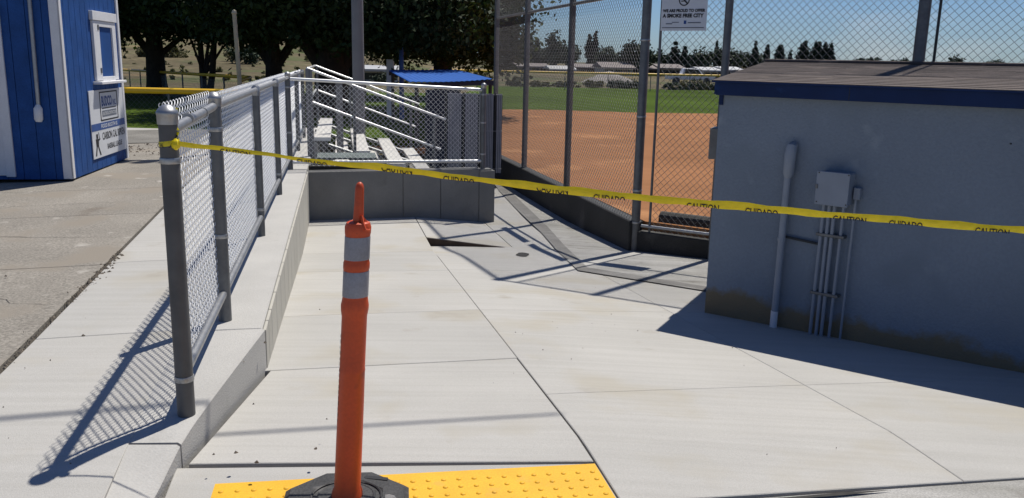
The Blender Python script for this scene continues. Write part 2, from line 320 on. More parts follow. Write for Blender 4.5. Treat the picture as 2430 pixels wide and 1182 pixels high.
# worn apron along the fence foot and the gutter pan beside it
def strip(name, a, b_, m, lift, parent):
    mb = MB(); vs = []
    for (x1, y1), (x2, y2) in zip(a, b_):
        for x, y in ((x1, y1), (x2, y2)):
            v = np.array([x, y])-O2; vs.append((x, y, zg(v@A2, v@R2)+lift))
    mb.add(vs, [(2*i, 2*i+1, 2*i+3, 2*i+2) for i in range(len(a)-1)]); return mb.build(name, m, parent)
gout = [(-.30, 18.2), (-.283, 17.0), (.128, 14.6), (.511, 12.12), (.662, 10.5), (.80, 8.75), (1.845, 7.9), (3.0, 7.0)]
gin = [(-.45, 17.2), (-.257, 15.62), (.07, 13.6), (.40, 11.48), (.54, 10.1), (.68, 8.50), (1.81, 7.63), (2.9, 6.7)]
foot = [(-.35, 18.5), (.0, 17.2), (.45, 15.2), (.95, 13.2), (1.25, 12.), (1.56, 10.5), (2.6, 9.8), (4.0, 8.9)]
strip('worn_apron', gout, foot, 'oldapron', .010, walk)
strip('gutter_pan', gin, gout, 'gutter', .012, walk)
# blurred oval shadow, painted as a flat dark patch on the slab
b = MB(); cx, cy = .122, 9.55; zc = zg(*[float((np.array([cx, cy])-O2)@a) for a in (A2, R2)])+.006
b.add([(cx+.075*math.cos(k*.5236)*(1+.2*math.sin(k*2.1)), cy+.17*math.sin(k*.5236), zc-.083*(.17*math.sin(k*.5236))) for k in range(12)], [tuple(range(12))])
b.build('shadow_spot', 'joint', walk)
# hidden edge crack at the street edge (black gap)
b = MB(); q = [(-.60, 1.75), (-.575, 2.0), (-.54, 2.4), (-.535, 2.62)]; p2 = [(-.60, 1.75), (-.590, 2.0), (-.562, 2.4), (-.535, 2.62)]
b.add([SLz(s, l, zg(s, l)+.002) for s, l in q]+[SLz(s, l, zg(s, l)+.002) for s, l in p2], [(0, 1, 5, 4), (1, 2, 6, 5), (2, 3, 7, 6)]); b.build('edge_crack', 'joint', walk)
# left sidewalk and older pavement
sw = MB(); sw.add([SLz(-.9, -.30, -.03), SLz(-.9, -1.7, -.03), SLz(16.2, -1.55, .02), SLz(16.2, -.30, .05)], [(0, 1, 2, 3)])
side = tag(sw.build('sidewalk', 'joint'), kind='structure')
edges = [-.9, 1.52, 3.35, 5.2, 7.1, 9.2, 11.6, 14., 16.]
def zl(s, l): return zleft(l)+min(0, s)*.09*(1 if l > -2 else 0)
for i in range(len(edges)-1):
    a, c = edges[i], edges[i+1]
    la = -1.18-.03*max(a, 0); lc = -1.18-.03*max(c, 0)
    slab('concrete_slab', ((a, la), (a, -.41), (c, -.41), (c, lc)), zl, M['slab_b' if i % 2 else 'slab'], side, 9 if i == 0 else 4, .004)
old = MB(); old.add([SLz(-.9, -1.0, -.02), SLz(16.2, -1.5, -.02), SLz(18.5, -14, -.05), SLz(-.9, -14, -.05)], [(0, 1, 2, 3)])
pav = tag(old.build('old_pavement', 'joint'), kind='structure')
sedge = [-.9, 3.3, 5.55, 7.35, 10.4, 13.2]; ledge = [-1.2, -4.6, -9, -14]
for i in range(len(sedge)-1):
    for j in range(3):
        a, c = sedge[i], sedge[i+1]
        la = (-1.20-.03*max(a, 0)) if j == 0 else ledge[j]; lc = (-1.20-.03*max(c, 0)) if j == 0 else ledge[j]
        slab('pavement_slab', ((a, ledge[j+1]), (a, la), (c, lc), (c, ledge[j+1])), zl, M['oldc'], pav, 5, .007)
slab('pavement_slab', ((13.2, -14), (13.2, -1.6), (16.2, -1.7), (16.2, -14)), lambda s, l: zleft(l)-.01, M['gravelpad'], pav, 4, .01)
# dirt piled in the seam between sidewalk and pavement, and the dug-up strip by the shed
def crumbs(name, pts, n, r0, r1, spread, m, parent):
    """small clods scattered along a polyline, one mesh"""
    vs = []; fs = []
    P_ = np.array(pts, float)
    for _ in range(n):
        k = rng.integers(0, len(P_)-1); t = rng.random(); p = P_[k]*(1-t)+P_[k+1]*t; p = p+np.r_[rng.normal(0, spread, 2), 0]; r = r0+(r1-r0)*rng.random()**2
        base = len(vs); th = rng.random()*6
        for a in range(5): vs.append((p[0]+r*math.cos(th+a*1.257)*rng.uniform(.7, 1.3), p[1]+r*math.sin(th+a*1.257)*rng.uniform(.7, 1.3), p[2]-.004))
        vs.append((p[0]+rng.normal(0, r*.2), p[1], p[2]+r*rng.uniform(.4, .9)))
        fs += [(base+a, base+(a+1) % 5, base+5) for a in range(5)]
    mb = MB(); mb.add(vs, fs); o = mb.build(name, m, parent); o['kind'] = 'stuff'; return o
seam = [tuple(SLz(s, -1.19-.03*max(s, 0), .077)) for s in np.linspace(.2, 6, 12)]
crumbs('seam_dirt', seam[:8], 260, .004, .014, .011, M['dirtseam'], pav)
crumbs('seam_dirt', [tuple(SLz(2.4, -1.25, .075)), tuple(SLz(3.6, -1.27, .075))], 110, .008, .024, .022, M['dirtseam'], pav)
crumbs('dirt_patch', [(-7.6, 14.3, .0), (-5.2, 14.0, .02)], 1100, .012, .05, .42, M['clod'], pav)
crumbs('dirt_patch', [(-7.6, 15.2, .0), (-4.8, 14.6, .02)], 700, .012, .055, .5, M['clod'], pav)
crumbs('pebbles', [tuple(SLz(.1, -.9, .09)), tuple(SLz(1.5, -.9, .09)), tuple(SLz(5, -3, .03)), tuple(SLz(8, -4, .0))], 160, .003, .010, .7, M['dirtseam'], pav)
crumbs('pebbles', [tuple(SLz(.3, 2, -.03)), tuple(SLz(2.6, 2.2, -.24))], 34, .002, .0045, .6, M['dirtseam'], walk)
def crack(p, q, n, amp, wd):
    p, q = np.array(p), np.array(q); d = (q-p)/np.linalg.norm(q-p); nr_ = np.array([-d[1], d[0]]); off = np.cumsum(rng.normal(0, amp, n)); off -= np.linspace(0, off[-1], n); vs = []
    for k in range(n):
        c_ = p+(q-p)*k/(n-1)+nr_*off[k]; w_ = wd*(.4+rng.random())*math.sin(math.pi*(k+.5)/n)**.4
        for sg_ in (-1, 1): v = c_+nr_*sg_*w_; vs.append(SLz(v[0], v[1], zl(v[0], v[1])+.0035))
    b = MB(); b.add(vs, [(2*k, 2*k+1, 2*k+3, 2*k+2) for k in range(n-1)]); b.build('crack', 'joint', pav)
crack((4.3, -1.4), (5.1, -4.6), 26, .02, .004); crack((6.3, -1.6), (6.0, -5.4), 30, .02, .003); crack((2.2, -1.35), (3.2, -2.9), 20, .02, .003)
# concrete edging strip by the lawn
tag(sheet('path', [(-14, 16.9), (-4.9, 16.2), (-4.9, 18.9), (-14, 19.25)], .0, 'slab_b', .2), kind='structure')
# ball field: clay infield, turf outfield
F0 = np.array([1.53, 10.44]); DL = np.array([-.2483, .9687]); DR = np.array([.8366, -.5478])
FZ = -.30
def FL(t): q = F0+DL*t; return float(q[0]), float(q[1])
def FR(t): q = F0+DR*t; return float(q[0]), float(q[1])
nL = np.array([.9687, .2483]); nR = np.array([.5478, .8366])
inner = [tuple(np.array(FL(8.1))+nL*.1), tuple(F0+nL*.1+nR*.06), tuple(np.array(FR(14))+nR*.1)]
pts = [inner[2], (30, 10), (40, 36)]+[(x, 35.3+.25*math.sin(x*.9)+.1*math.sin(x*2.3)) for x in np.linspace(30, -3.2, 40)]+[(-3.2, 19.2), inner[0], inner[1]]
tag(sheet('infield', pts[::-1], FZ, 'infield', .12), kind='structure')
tag(sheet('outfield', [(-3.0, 19.6), (-3.0, 68.5), (90, 76), (90, 20), (30, 14)], FZ-.02, 'turf', .12), kind='structure')

# ------------------------------------------------------------------ concrete walls of the ramp
wl = empty('ramp_wall', SLz(1.4, -.2, -.2)); tag(wl, 'low pale concrete retaining wall with jointed face along the left of the ramp', 'wall')
WT = .12
b = MB(); b.box(SLz(1.43, -.40, -1.1), AV*14.4, RV*.385, (0, 0, 1.1+WT-.0)); b.build('wall_core', 'wallc', wl, bevel=.008)
jt = [1.43, 1.62, 1.85, 2.25, 2.68, 3.1, 3.55, 4.0, 4.5, 5.0, 5.55, 6.1, 6.7, 7.3, 7.9, 8.45]
for i in range(len(jt)-1):
    b = MB(); b.box(SLz(jt[i]+.006, -.013, -1.0), AV*(jt[i+1]-jt[i]-.012), RV*.018, (0, 0, 1.0+WT-.012)); b.build('face_panel', 'wallbeige', wl, bevel=.003)
# curb end, flaring down to the street
b = MB(); secs = [(1.42, WT), (.9, .115), (.45, .108), (.2, .10), (.045, .085)]
def curb(secs, name):
    b = MB(); vs = []; NC = 7; ss_c = [q[0] for q in secs][::-1]; zs_c = [q[1] for q in secs][::-1]
    fine_s = np.linspace(secs[0][0], secs[-1][0], 22)
    for s in fine_s:
        z = float(np.interp(s, ss_c, zs_c)); lr = -.255+(s+.19)*.158; zl_ = zleft(-.45)+min(0, s)*.09-.002
        vs.append(SLz(s, -.46, -.2)); vs.append(SLz(s, -.455, zl_-.004))
        for k in range(NC): t = k/(NC-1); vs.append(SLz(s, -.45+(lr-.012+.45)*t, max(z, zl_)*(1-t)+z*t if z < zl_ else z+(zl_-z)*(1-t)**4))
        vs += [SLz(s, lr, z-.010), SLz(s, lr+.004, -.3)]
    n_ = NC+4; k = len(fine_s); fs = [(i*n_+j, i*n_+j+1, (i+1)*n_+j+1, (i+1)*n_+j) for i in range(k-1) for j in range(n_-1)]+[tuple(range(n_)), tuple((k-1)*n_+j for j in range(n_))[::-1]]
    b.add(vs, fs); return b.build(name, 'wallc', wl, True)
curb(secs, 'curb_flare'); curb([(.030, .083), (-.10, .052), (-.22, .022), (-.36, .006), (-.6, .002), (-.9, .0)], 'curb_nose')
ew = empty('end_wall', SLz(8.5, 1.2, -.6)); tag(ew, 'grey board formed concrete wall closing the bottom of the ramp under the short fence', 'wall')
e0 = SLz(8.44, -.02, 0); e1 = SLz(8.77, 2.63, 0); ed = (e1-e0).normalized(); en = Vector((ed.y, -ed.x, 0)); el = (e1-e0).length
cuts = [0, 1.32, 1.86, el-.24, el]
for i in range(4):
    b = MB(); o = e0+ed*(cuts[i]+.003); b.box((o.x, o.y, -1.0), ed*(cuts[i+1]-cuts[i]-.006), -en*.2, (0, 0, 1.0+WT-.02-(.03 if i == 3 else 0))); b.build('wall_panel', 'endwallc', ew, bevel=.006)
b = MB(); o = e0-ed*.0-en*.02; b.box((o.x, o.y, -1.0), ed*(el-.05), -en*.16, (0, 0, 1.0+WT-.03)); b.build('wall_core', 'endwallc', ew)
# ground behind the end wall
tag(sheet('bleacher_pad', [XY(8.6, -.1), XY(8.85, 2.5), XY(17, 2.6), XY(17, -.1)], -.62, 'gravelpad', .3), kind='structure')

# ------------------------------------------------------------------ chain link
def chain(name, p0, d, length, z0, z1, half, r, mtl, parent, n=3, weave=.0, nrm=None, detail=1, slope=0.):
    """woven zig-zag wires: every wire a bent tube hooked into its neighbour"""
    p0 = np.array([p0[0], p0[1], 0.]); d3 = np.array([d[0], d[1], slope]); nv = np.array([d[1], -d[0], 0.]) if nrm is None else np.array(nrm, float)
    K = int((z1-z0)/half); W = int(length/half)
    def shape(par):
        pts = []
        for k in range(K+1):
            u = ((k+par) % 2); pts.append((u*half, k*half, 0.))
            if k < K and detail:
                u2 = ((k+1+par) % 2); sgn = 1 if u2 > u else -1
                for t in (.22, .78): pts.append(((u+(u2-u)*t)*half, (k+t)*half, sgn*weave))
        return np.array(pts)
    V_ = []; Q_ = []; base = 0
    for par in (0, 1):
        s = shape(par); m_ = len(s)
        t = np.gradient(s, axis=0); t /= np.linalg.norm(t, axis=1)[:, None]
        a = np.cross(t, np.array([0, 0, 1.])); a /= np.linalg.norm(a, axis=1)[:, None]; b_ = np.cross(t, a)
        ring = np.stack([s+(a*math.cos(2*math.pi*k/n)+b_*math.sin(2*math.pi*k/n))*r for k in range(n)], 1)      # m,n,3 (u,v,w)
        q = []
        i = np.arange(m_-1)[:, None]*n; k = np.arange(n)[None]; k2 = (k+1) % n
        q = np.stack([i+k, i+k2, i+n+k2, i+n+k], -1).reshape(-1, 4)
        for wi in range(par, W, 2):
            pts = ring.reshape(-1, 3); u = pts[:, 0]+wi*half
            V_.append(p0[None]+u[:, None]*d3[None]+(pts[:, 1]+z0)[:, None]*np.array([0, 0, 1.])[None]+pts[:, 2][:, None]*nv[None]); Q_.append(q+base); base += len(pts)
    o = np_mesh(name, np.concatenate(V_), np.concatenate(Q_), mtl, parent); o['kind'] = 'stuff'; return o
def post(parent, x, y, z0, z1, r, m, cap=True, name='post', bands=()):
    b = MB(); b.tube([(x, y, z0), (x, y, z1)], r, 14); p = b.build(name, m, parent, True)
    if cap:
        c = MB(); c.lathe((x, y, z1-.02), [(r*1.08, -.035), (r*1.1, -.03), (r*1.1, .0), (r*1.16, .004), (r*1.16, .014), (r*1.02, .022), (r*.75, .034), (r*.4, .042), (r*.1, .044)], 14); c.build('post_cap', 'galv', p, True)
    for z in bands:
        c = MB(); c.lathe((x, y, z-.012), [(r*1.07, 0), (r*1.1, .003), (r*1.1, .021), (r*1.07, .024)], 14); c.build('band', 'galv', p, True)
    return p
def tube_part(parent, pts, r, m, name, n=10):
    b = MB(); b.tube(pts, r, n); return b.build(name, m, parent, True)
# ramp fence
rf = empty('chain_link_fence', SLz(.3, -.235, .1)); tag(rf, 'waist high bright chain link fence on the long low wall, taped at its near post', 'fence')
LF = -.235; ps = [.288, 1.61, 4.06, 6.35, 8.58, 11., 13.4]
for i, s in enumerate(ps):
    p = SLz(s, LF, 0); tall = i in (0, 1, 4)
    post(rf, p.x, p.y, WT-.05, (1.40 if tall else 1.33), .037 if i < 2 else (.036 if i == 4 else .030), 'galvd' if i else 'rustpost', tall, bands=((.27, 1.2) if i == 0 else (.62, 1.22) if tall else (.35,)))
    if not tall:
        c = MB(); c.lathe((p.x, p.y, 1.30), [(.034, 0), (.036, .03), (.034, .065), (.02, .085)], 12); c.build('loop_cap', 'galv', rf, True)
zr = 1.345
tube_part(rf, [SLz(ps[0]+.03, LF, 1.315), SLz(ps[1]-.03, LF, zr)], .0225, 'galv', 'top_rail'); tube_part(rf, [SLz(ps[1]+.03, LF, zr), SLz(ps[4]-.03, LF, zr)], .0225, 'galv', 'top_rail'); tube_part(rf, [SLz(ps[4]+.03, LF, zr), SLz(13.4, LF, zr)], .0225, 'galv', 'top_rail')
for a, c in ((0, 1), (1, 2), (2, 3), (3, 4), (4, 5), (5, 6)):
    tube_part(rf, [SLz(ps[a]+.03, LF, .285), SLz(ps[c]-.03, LF, .285)], .0215, 'galv', 'bottom_rail')
for s in (.75, 1.2): 
    p = SLz(s, LF, 1.335); tube_part(rf, [p+AV*-.008, p+AV*.008], .027, 'galv', 'rail_sleeve', 12)
chain('chain_link_mesh', XY(ps[0]+.03, LF-.030), A2, ps[1]-ps[0]-.03, .22, 1.43, .0355, .0019, 'wire', rf, 5, .0075)
chain('chain_link_mesh', XY(ps[1]+.005, LF-.040), A2, ps[4]-ps[1], .20, 1.41, .0355, .0025, 'wire', rf, 4, .0075)
chain('chain_link_mesh', XY(ps[4]+.01, LF-.040), A2, ps[6]-ps[4], .18, 1.39, .0355, .0025, 'wire', rf, 3, .0075)
b = MB(); b.box(SLz(ps[0]+.035, LF-.034, .24), AV*.018, RV*.004, (0, 0, 1.1)); b.build('tension_bar', 'galv', rf)
# short fence on the end wall
sf = empty('chain_link_fence', e0+Vector((0, 0, .1))); tag(sf, 'short chain link fence across the top of the end wall in front of the bleachers', 'fence')
o = e0-en*.1; q0 = SLz(8.58, LF, 0); q1 = o+ed*(el-.16)
post(sf, q1.x, q1.y, WT-.08, 1.29, .036, 'galvd', True, bands=(.3, .75, 1.15))
qd = (q1-q0).normalized()
tube_part(sf, [q0+qd*.03+ZV*1.33, q1-qd*.02+ZV*1.215], .0225, 'alurail', 'top_rail'); tube_part(sf, [q0+qd*.03+ZV*.215, q1-qd*.02+ZV*.20], .0225, 'alurail', 'bottom_rail')
ql = (q1-q0).length
chain('chain_link_mesh', ((q0+qd*.03-en*.03).x, (q0+qd*.03-en*.03).y), (qd.x, qd.y), ql-.06, .165, 1.27, .0355, .0019, 'wire', sf, 4, .006, slope=-.025)
b = MB(); b.box(q1-qd*.06+Vector((0, 0, .2)), qd*.015, -en*.006, (0, 0, 1.0)); b.build('tension_bar', 'galv', sf)
# ------------------------------------------------------------------ backstop
bk = empty('backstop_fence', (F0[0], F0[1], -.67)); tag(bk, 'tall grey chain link backstop fence bent at a thick corner post along the ball field', 'fence')
TOP = 6.2
lts = [2.83, 5.4, 7.8]; rts = [1.0, 3.0, 5.0, 7.0]
post(bk, F0[0], F0[1], -.8, TOP, .055, 'galvd', True, 'corner_post', bands=(-.3, .1, 1.0, 1.9))
for i, t in enumerate(lts):
    x, y = FL(t); post(bk, x, y, -.8, TOP, .050, 'rustpost' if i == 0 else 'galvd', True)
for t in rts:
    x, y = FR(t); post(bk, x, y, -.8, TOP, .058 if t == 3.0 else .045, 'galvd', True)
for z in (2.47, TOP-.03):
    tube_part(bk, [(*FL(.05), z), (*FL(7.8), z)], .024, 'galvd', 'rail'); tube_part(bk, [(*FR(.05), z), (*FR(7.0), z)], .024, 'galvd', 'rail')
tube_part(bk, [(*FR(.08), -.335), (*FR(1.6), -.325)], .020, 'galv', 'rail')
tube_part(bk, [(*FR(.19), -.6), (*FR(.19), TOP-.1)], .016, 'galvd', 'tension_post'); tube_part(bk, [(*FR(3.14), .9), (*FR(3.14), TOP-.1)], .014, 'darksteel', 'tension_post')
nl3 = np.array([nL[0], nL[1], 0.]); fL0 = np.array(FL(.03))-nL*.045
chain('chain_link_mesh', fL0, DL, 7.75, -.36, TOP, .042, .0027, 'wired', bk, 3, .006)
fR0 = np.array(FR(.2))+nR*.04
chain('chain_link_mesh', fR0, DR, 6.8, -.62, TOP, .042, .0028, 'wired', bk, 3, .006)
# dark kerb walls at the fence foot
kb = MB(); a0 = np.array(FL(-.02))-nL*.09; a1 = np.array(FL(8.1))-nL*.09
kb.box((a0[0], a0[1], -1.1), (a1[0]-a0[0], a1[1]-a0[1], 0), (nL[0]*.18, nL[1]*.18, 0), (0, 0, .82)); tag(kb.build('kerb_wall', 'blackwall', bevel=.012), 'dark stained concrete kerb wall under the receding run of the backstop', 'wall')
kb = MB(); a0 = np.array(FR(.02))-nR*.03; a1 = np.array(FR(9))-nR*.03
kb.box((a0[0], a0[1], -1.1), (a1[0]-a0[0], a1[1]-a0[1], 0), (nR[0]*.12, nR[1]*.12, 0), (0, 0, .70)); tag(kb.build('kerb_wall', 'blackwall', bevel=.012), 'dark low concrete kerb between the corner post and the dugout', 'wall')
kb = MB(); a0 = np.array(FR(.2))+nR*.22; a1 = np.array(FR(3.2))+nR*.22
kb.prism([(a0[0], a0[1], -.42), (a0[0]+nR[0]*.2, a0[1]+nR[1]*.2, -.42), (a0[0]+nR[0]*.2, a0[1]+nR[1]*.2, -.20), (a0[0]+nR[0]*.06, a0[1]+nR[1]*.06, -.17), (a0[0], a0[1], -.22)], (a1[0]-a0[0], a1[1]-a0[1], 0))
tag(kb.build('parking_block', 'blackwall', bevel=.015), 'weathered black block lying on the clay behind the fence by the dugout', 'block')
# smoke free sign
sg = empty('notice_sign', (*FR(.5), 2.0)); tag(sg, 'grey white smoke free city notice wired to the backstop beside the corner post', 'sign')
ex = Vector((DR[0], DR[1], 0)); nn = Vector((-nR[0], -nR[1], 0)); so_ = Vector((*FR(.215), 2.005))+nn*.07
b = MB(); b.box(so_, ex*.555, -nn*.006, (0, 0, .60)); b.build('panel', 'signgrey', sg, bevel=.002)
def onsign(u, v): return so_+ex*u+ZV*v+nn*.003
put_text('WE ARE PROUD TO OFFER', onsign(.02, .205), ex, ZV, .515, .036, 'ink', 'lettering', sg, .05)
put_text('A SMOKE FREE CITY', onsign(.02, .145), ex, ZV, .50, .045, 'ink', 'lettering', sg, .05)
b = MB(); b.box(onsign(.02, .030), ex*.51, -nn*.001, (0, 0, .007)); b.build('rule_line', 'ink', sg)
b = MB(); b.box(onsign(.285, .075), ex*.03, -nn*.001, (0, 0, .038)); b.build('emblem', 'inkblue', sg)
for u, v, wd, h in ((.065, .072, .08, .012), (.14, .088, .085, .010), (.335, .083, .155, .012)):
    b = MB(); b.box(onsign(u, v), ex*wd, -nn*.001, (0, 0, h)); b.build('small_print', 'inkgrey', sg)
b = MB(); vs = []; fs = []
for k in range(32):
    a = k*math.pi/16
    for r in (.066, .053): vs.append(onsign(.275+r*math.cos(a), .34+r*math.sin(a)))
fs = [(2*k, 2*k+1, (2*k+3) % 64, (2*k+2) % 64) for k in range(32)]; b.add(vs, fs)
b.prism([onsign(.275-.048, .34+.036), onsign(.275-.036, .34+.048), onsign(.275+.048, .34-.036), onsign(.275+.036, .34-.048)], nn*.0006)
b.prism([onsign(.238, .322), onsign(.300, .322), onsign(.300, .332), onsign(.238, .332)], nn*.0008)
b.build('no_smoking_mark', 'ink', sg)
# two long boards on the near run above the picture: they throw the bar shadows on the paving
for t0, t1, lab in ((.2, 1.55, 'long sponsor board high on the backstop next to the corner post'), (1.72, 2.95, 'long sponsor board high on the backstop further from the corner post')):
    b = MB(); p = np.array(FL(t0))-nL*.06; b.box((p[0], p[1], 2.60), (DL[0]*(t1-t0), DL[1]*(t1-t0), 0), (-nL[0]*.01, -nL[1]*.01, 0), (0, 0, .32)); tag(b.build('sponsor_board', 'signgrey'), lab, 'sign')

# ------------------------------------------------------------------ dugout
dc = Vector((1.562, 6.612, 0)); dx = Vector((.753, -.658, 0)); dn = Vector((-.658, -.753, 0))
dg = empty('dugout', (dc.x, dc.y, -.33)); tag(dg, 'blue grey painted block dugout with navy fascia and brown shingle roof at the right', 'building')
Dk = Vector((2.80, 9.61, 0))-Vector((nR[0], nR[1], 0))*.12; Ck = Vector((*FR(7.6), 0))-Vector((nR[0], nR[1], 0))*.12
fr_ = dc+dx*5.4
b = MB(); b.prism([(dc.x, dc.y, -1.), (fr_.x, fr_.y, -1.), (Ck.x, Ck.y, -1.), (Dk.x, Dk.y, -1.)], (0, 0, 2.42)); b.build('wall', 'dug', dg)
ea = dc+dn*.075-dx*.0; eb = fr_+dn*.075
b = MB(); b.box((ea.x, ea.y, 1.405), dx*5.4, -dn*.028, (0, 0, .095)); b.build('fascia', 'bluefascia', dg, bevel=.004)
b = MB(); q = ea-dx*.012; dl = (Dk-dc).normalized(); b.box((q.x, q.y, 1.41), dl*2.9, dx*.025, (0, 0, .10)); b.build('fascia', 'bluefascia', dg)
q = dc+dn*.012; b = MB(); b.box((q.x, q.y, 1.33), dx*.03, -dn*.1, (0, 0, .08)); b.build('corner_block', 'bluefascia', dg)
for u in (1.0, 2.05, 3.1): # butt joints of the fascia boards
    q = ea+dx*u+dn*.0015; b = MB(); b.box((q.x, q.y, 1.41), dx*.004, -dn*.004, (0, 0, .085)); b.build('fascia_joint', 'ink', dg)
# shingle courses from eave to back edge
ra = dc+dn*.095-dx*.03; rb = fr_+dn*.095; zr0, zr1 = 1.513, 1.672
rd_ = Dk-dl*.0+(-dx*.03); rc_ = Ck
nc = 20
def lerp3(p, q, t): return p*(1-t)+q*t
for i in range(nc):
    t0, t1 = i/nc, (i+1)/nc
    p0, p1, p2, p3 = lerp3(ra, rd_, t0), lerp3(rb, rc_, t0), lerp3(rb, rc_, t1+.01), lerp3(ra, rd_, t1+.01)
    z0 = zr0+(zr1-zr0)*t0; z1 = zr0+(zr1-zr0)*(t1+.01)
    b = MB(); K = 13
    for k in range(K):
        u0, u1 = k/K, (k+1)/K; j = rng.normal(0, .0005)
        a_, c_ = lerp3(p0, p1, u0), lerp3(p0, p1, u1); d_, e_ = lerp3(p3, p2, u0), lerp3(p3, p2, u1)
        b.add([(a_.x, a_.y, z0), (c_.x, c_.y, z0), (c_.x, c_.y, z0+.0035+j), (a_.x, a_.y, z0+.0035+j), (d_.x, d_.y, z1), (e_.x, e_.y, z1)], [(0, 1, 2, 3), (3, 2, 5, 4)])
    b.build('shingle_course', 'shingle', dg)
b = MB(); q = ra+Vector((0, 0, 1.498)); b.box(q, rb-ra, -dn*.03, (0, 0, .014)); b.build('drip_edge', 'bluefascia', dg)
b = MB(); b.tube([rd_+Vector((0, 0, zr1+.012)), rc_+Vector((0, 0, zr1+.012))], .022, 8); b.build('ridge_strip', 'shingle', dg)
def onw(u, z, off): q = dc+dx*u+dn*off; return Vector((q.x, q.y, z))
# wall fittings
pp = tube_part(dg, [onw(.605, -.36, .05), onw(.612, .85, .05)], .026, 'pipe', 'vent_pipe', 12)
b = MB(); b.tube([onw(.613, .84, .05), onw(.615, .87, .05), onw(.618, 1.02, .052), onw(.620, 1.06, .045), onw(.62, 1.075, .01)], [.027, .040, .042, .040, .030], 12); b.build('vent_hood', 'pipe', pp, True)
tube_part(pp, [onw(.604, -.30, .05), onw(.605, -.17, .05)], .0275, M['signgrey'], 'bare_end', 12)
for z in (.38,): b = MB(); b.lathe(onw(.608, z-.012, .05), [(.030, 0), (.030, .024)], 12); b.build('clamp', 'pipe', pp)
tube_part(dg, [onw(.63, .40, .03), onw(.88, .385, .03)], .010, 'darksteel', 'tie_conduit', 8)
b = MB(); b.box(onw(.862, .69, .0), dx*.218, dn*.12, (0, 0, .225)); bx_ = b.build('electrical_box', 'pipe', dg, bevel=.006)
b = MB(); b.box(onw(.856, .685, .12), dx*.23, dn*.012, (0, 0, .235)); b.build('box_cover', 'pipe', bx_, bevel=.003)
for u, ub, zb, r in ((.895, .885, -.36, .013), (.935, .93, -.37, .013), (.972, .968, -.37, .013), (1.035, 1.025, -.36, .011)):
    tube_part(dg, [onw(u, .70, .045), onw(ub, zb, .045)], r, 'pipe', 'conduit', 8)
tube_part(dg, [onw(1.108, .75, .035), onw(1.102, -.36, .035)], .009, 'pipe', 'conduit', 8)
for z in (.45, .02): b = MB(); b.box(onw(.862, z, .0), dx*.20, dn*.062, (0, 0, .022)); b.build('conduit_strap', 'galvd', dg, bevel=.003)
for u_, z_ in ((.868, .70), (1.074, .70), (.868, .905), (1.074, .905)): b = MB(); b.box(onw(u_, z_, .132), dx*.008, dn*.003, (0, 0, .008)); b.build('cover_screw', 'darksteel', bx_)
b = MB(); b.box(onw(.858, .797, .132), dx*.012, dn*.008, (0, 0, .03)); b.build('latch', 'galvd', bx_)
b = MB(); b.box(onw(1.09, .735, .0), dx*.045, dn*.05, (0, 0, .085)); b.build('junction_box', 'pipe', dg, bevel=.005)
b = MB(); q = dc-dn*.5+(dl*.3); b.box((dc.x+dl.x*.25, dc.y+dl.y*.25, .885), dl*.2, Vector((-dl.y, dl.x, 0))*.10, (0, 0, .25)); b.build('side_box', 'galvd', dg, bevel=.006)
b = MB(); b.lathe(onw(1.995, 1.185, .0), [(.006, 0), (.006, .008)], 8); b.build('screw_hole', 'ink', dg)

# ------------------------------------------------------------------ shed
sc = Vector((-5.549, 10.649, 0)); sx = Vector((-.1485, .9889, 0)); sn = Vector((.9889, .1485, 0)); sfr = -sn
sh = empty('shed', (sc.x, sc.y, 0)); tag(sh, 'bright blue wooden concession shed with white corner trim at the left edge', 'shed')
b = MB(); q = sc+sx*.02-sn*.02; b.box((q.x, q.y, .08), sx*2.34, sfr*2.6, (0, 0, 2.9)); b.build('core', 'navy', sh)
def onr(u, z, off=0): q = sc+sx*u+sn*off; return Vector((q.x, q.y, z))
def onf(u, z, off=0): q = sc+sfr*u-sx*off; return Vector((q.x, q.y, z))
u = .0
for k in range(12):
    wd = 2.38/12; b = MB(); b.box(onr(k*wd+.004, .05, -.02), sx*(wd-.008), sn*.02, (0, 0, 2.9)); b.build('siding_board', 'blue', sh, bevel=.002)
for k in range(14):
    wd = 2.6/14; b = MB(); b.box(onf(k*wd+.003, .05, -.02), sfr*(wd-.006), -sx*.02, (0, 0, 2.9)); b.build('siding_board', 'blue', sh, bevel=.002)
b = MB(); b.box(onr(-.022, .06, .0), sx*.09, sn*.022, (0, 0, 2.85)); b.build('corner_trim', 'white', sh, bevel=.003)
b = MB(); b.box(onf(-.022, .06, .0), sfr*.115, -sx*.022, (0, 0, 2.85)); b.build('corner_trim', 'white', sh, bevel=.003)
b = MB(); b.box(onr(2.31, .06, .0), sx*.085, sn*.022, (0, 0, 2.85)); b.build('corner_trim', 'white', sh, bevel=.003)
dr = MB(); dr.box(onf(.75, .1, .004), sfr*.85, -sx*.02, (0, 0, 2.1)); d_ = dr.build('door', 'white', sh, bevel=.004)
b = MB(); b.box(onf(.65, .085, .0), sfr*.105, -sx*.03, (0, 0, 2.3)); b.build('door_trim', 'white', sh, bevel=.003)
b = MB(); b.lathe(onf(.82, 1.0, .05), [(.02, -.02), (.03, 0), (.02, .02)], 10); b.build('door_knob', 'galv', d_, True)
for u_ in (.35, .85, 1.35, 1.85, 2.3):
    b = MB(); b.box(onr(u_-.05, -.02, -.12), sx*.09, sn*.09, (0, 0, .075)); b.build('footing_block', 'oldapron', sh)
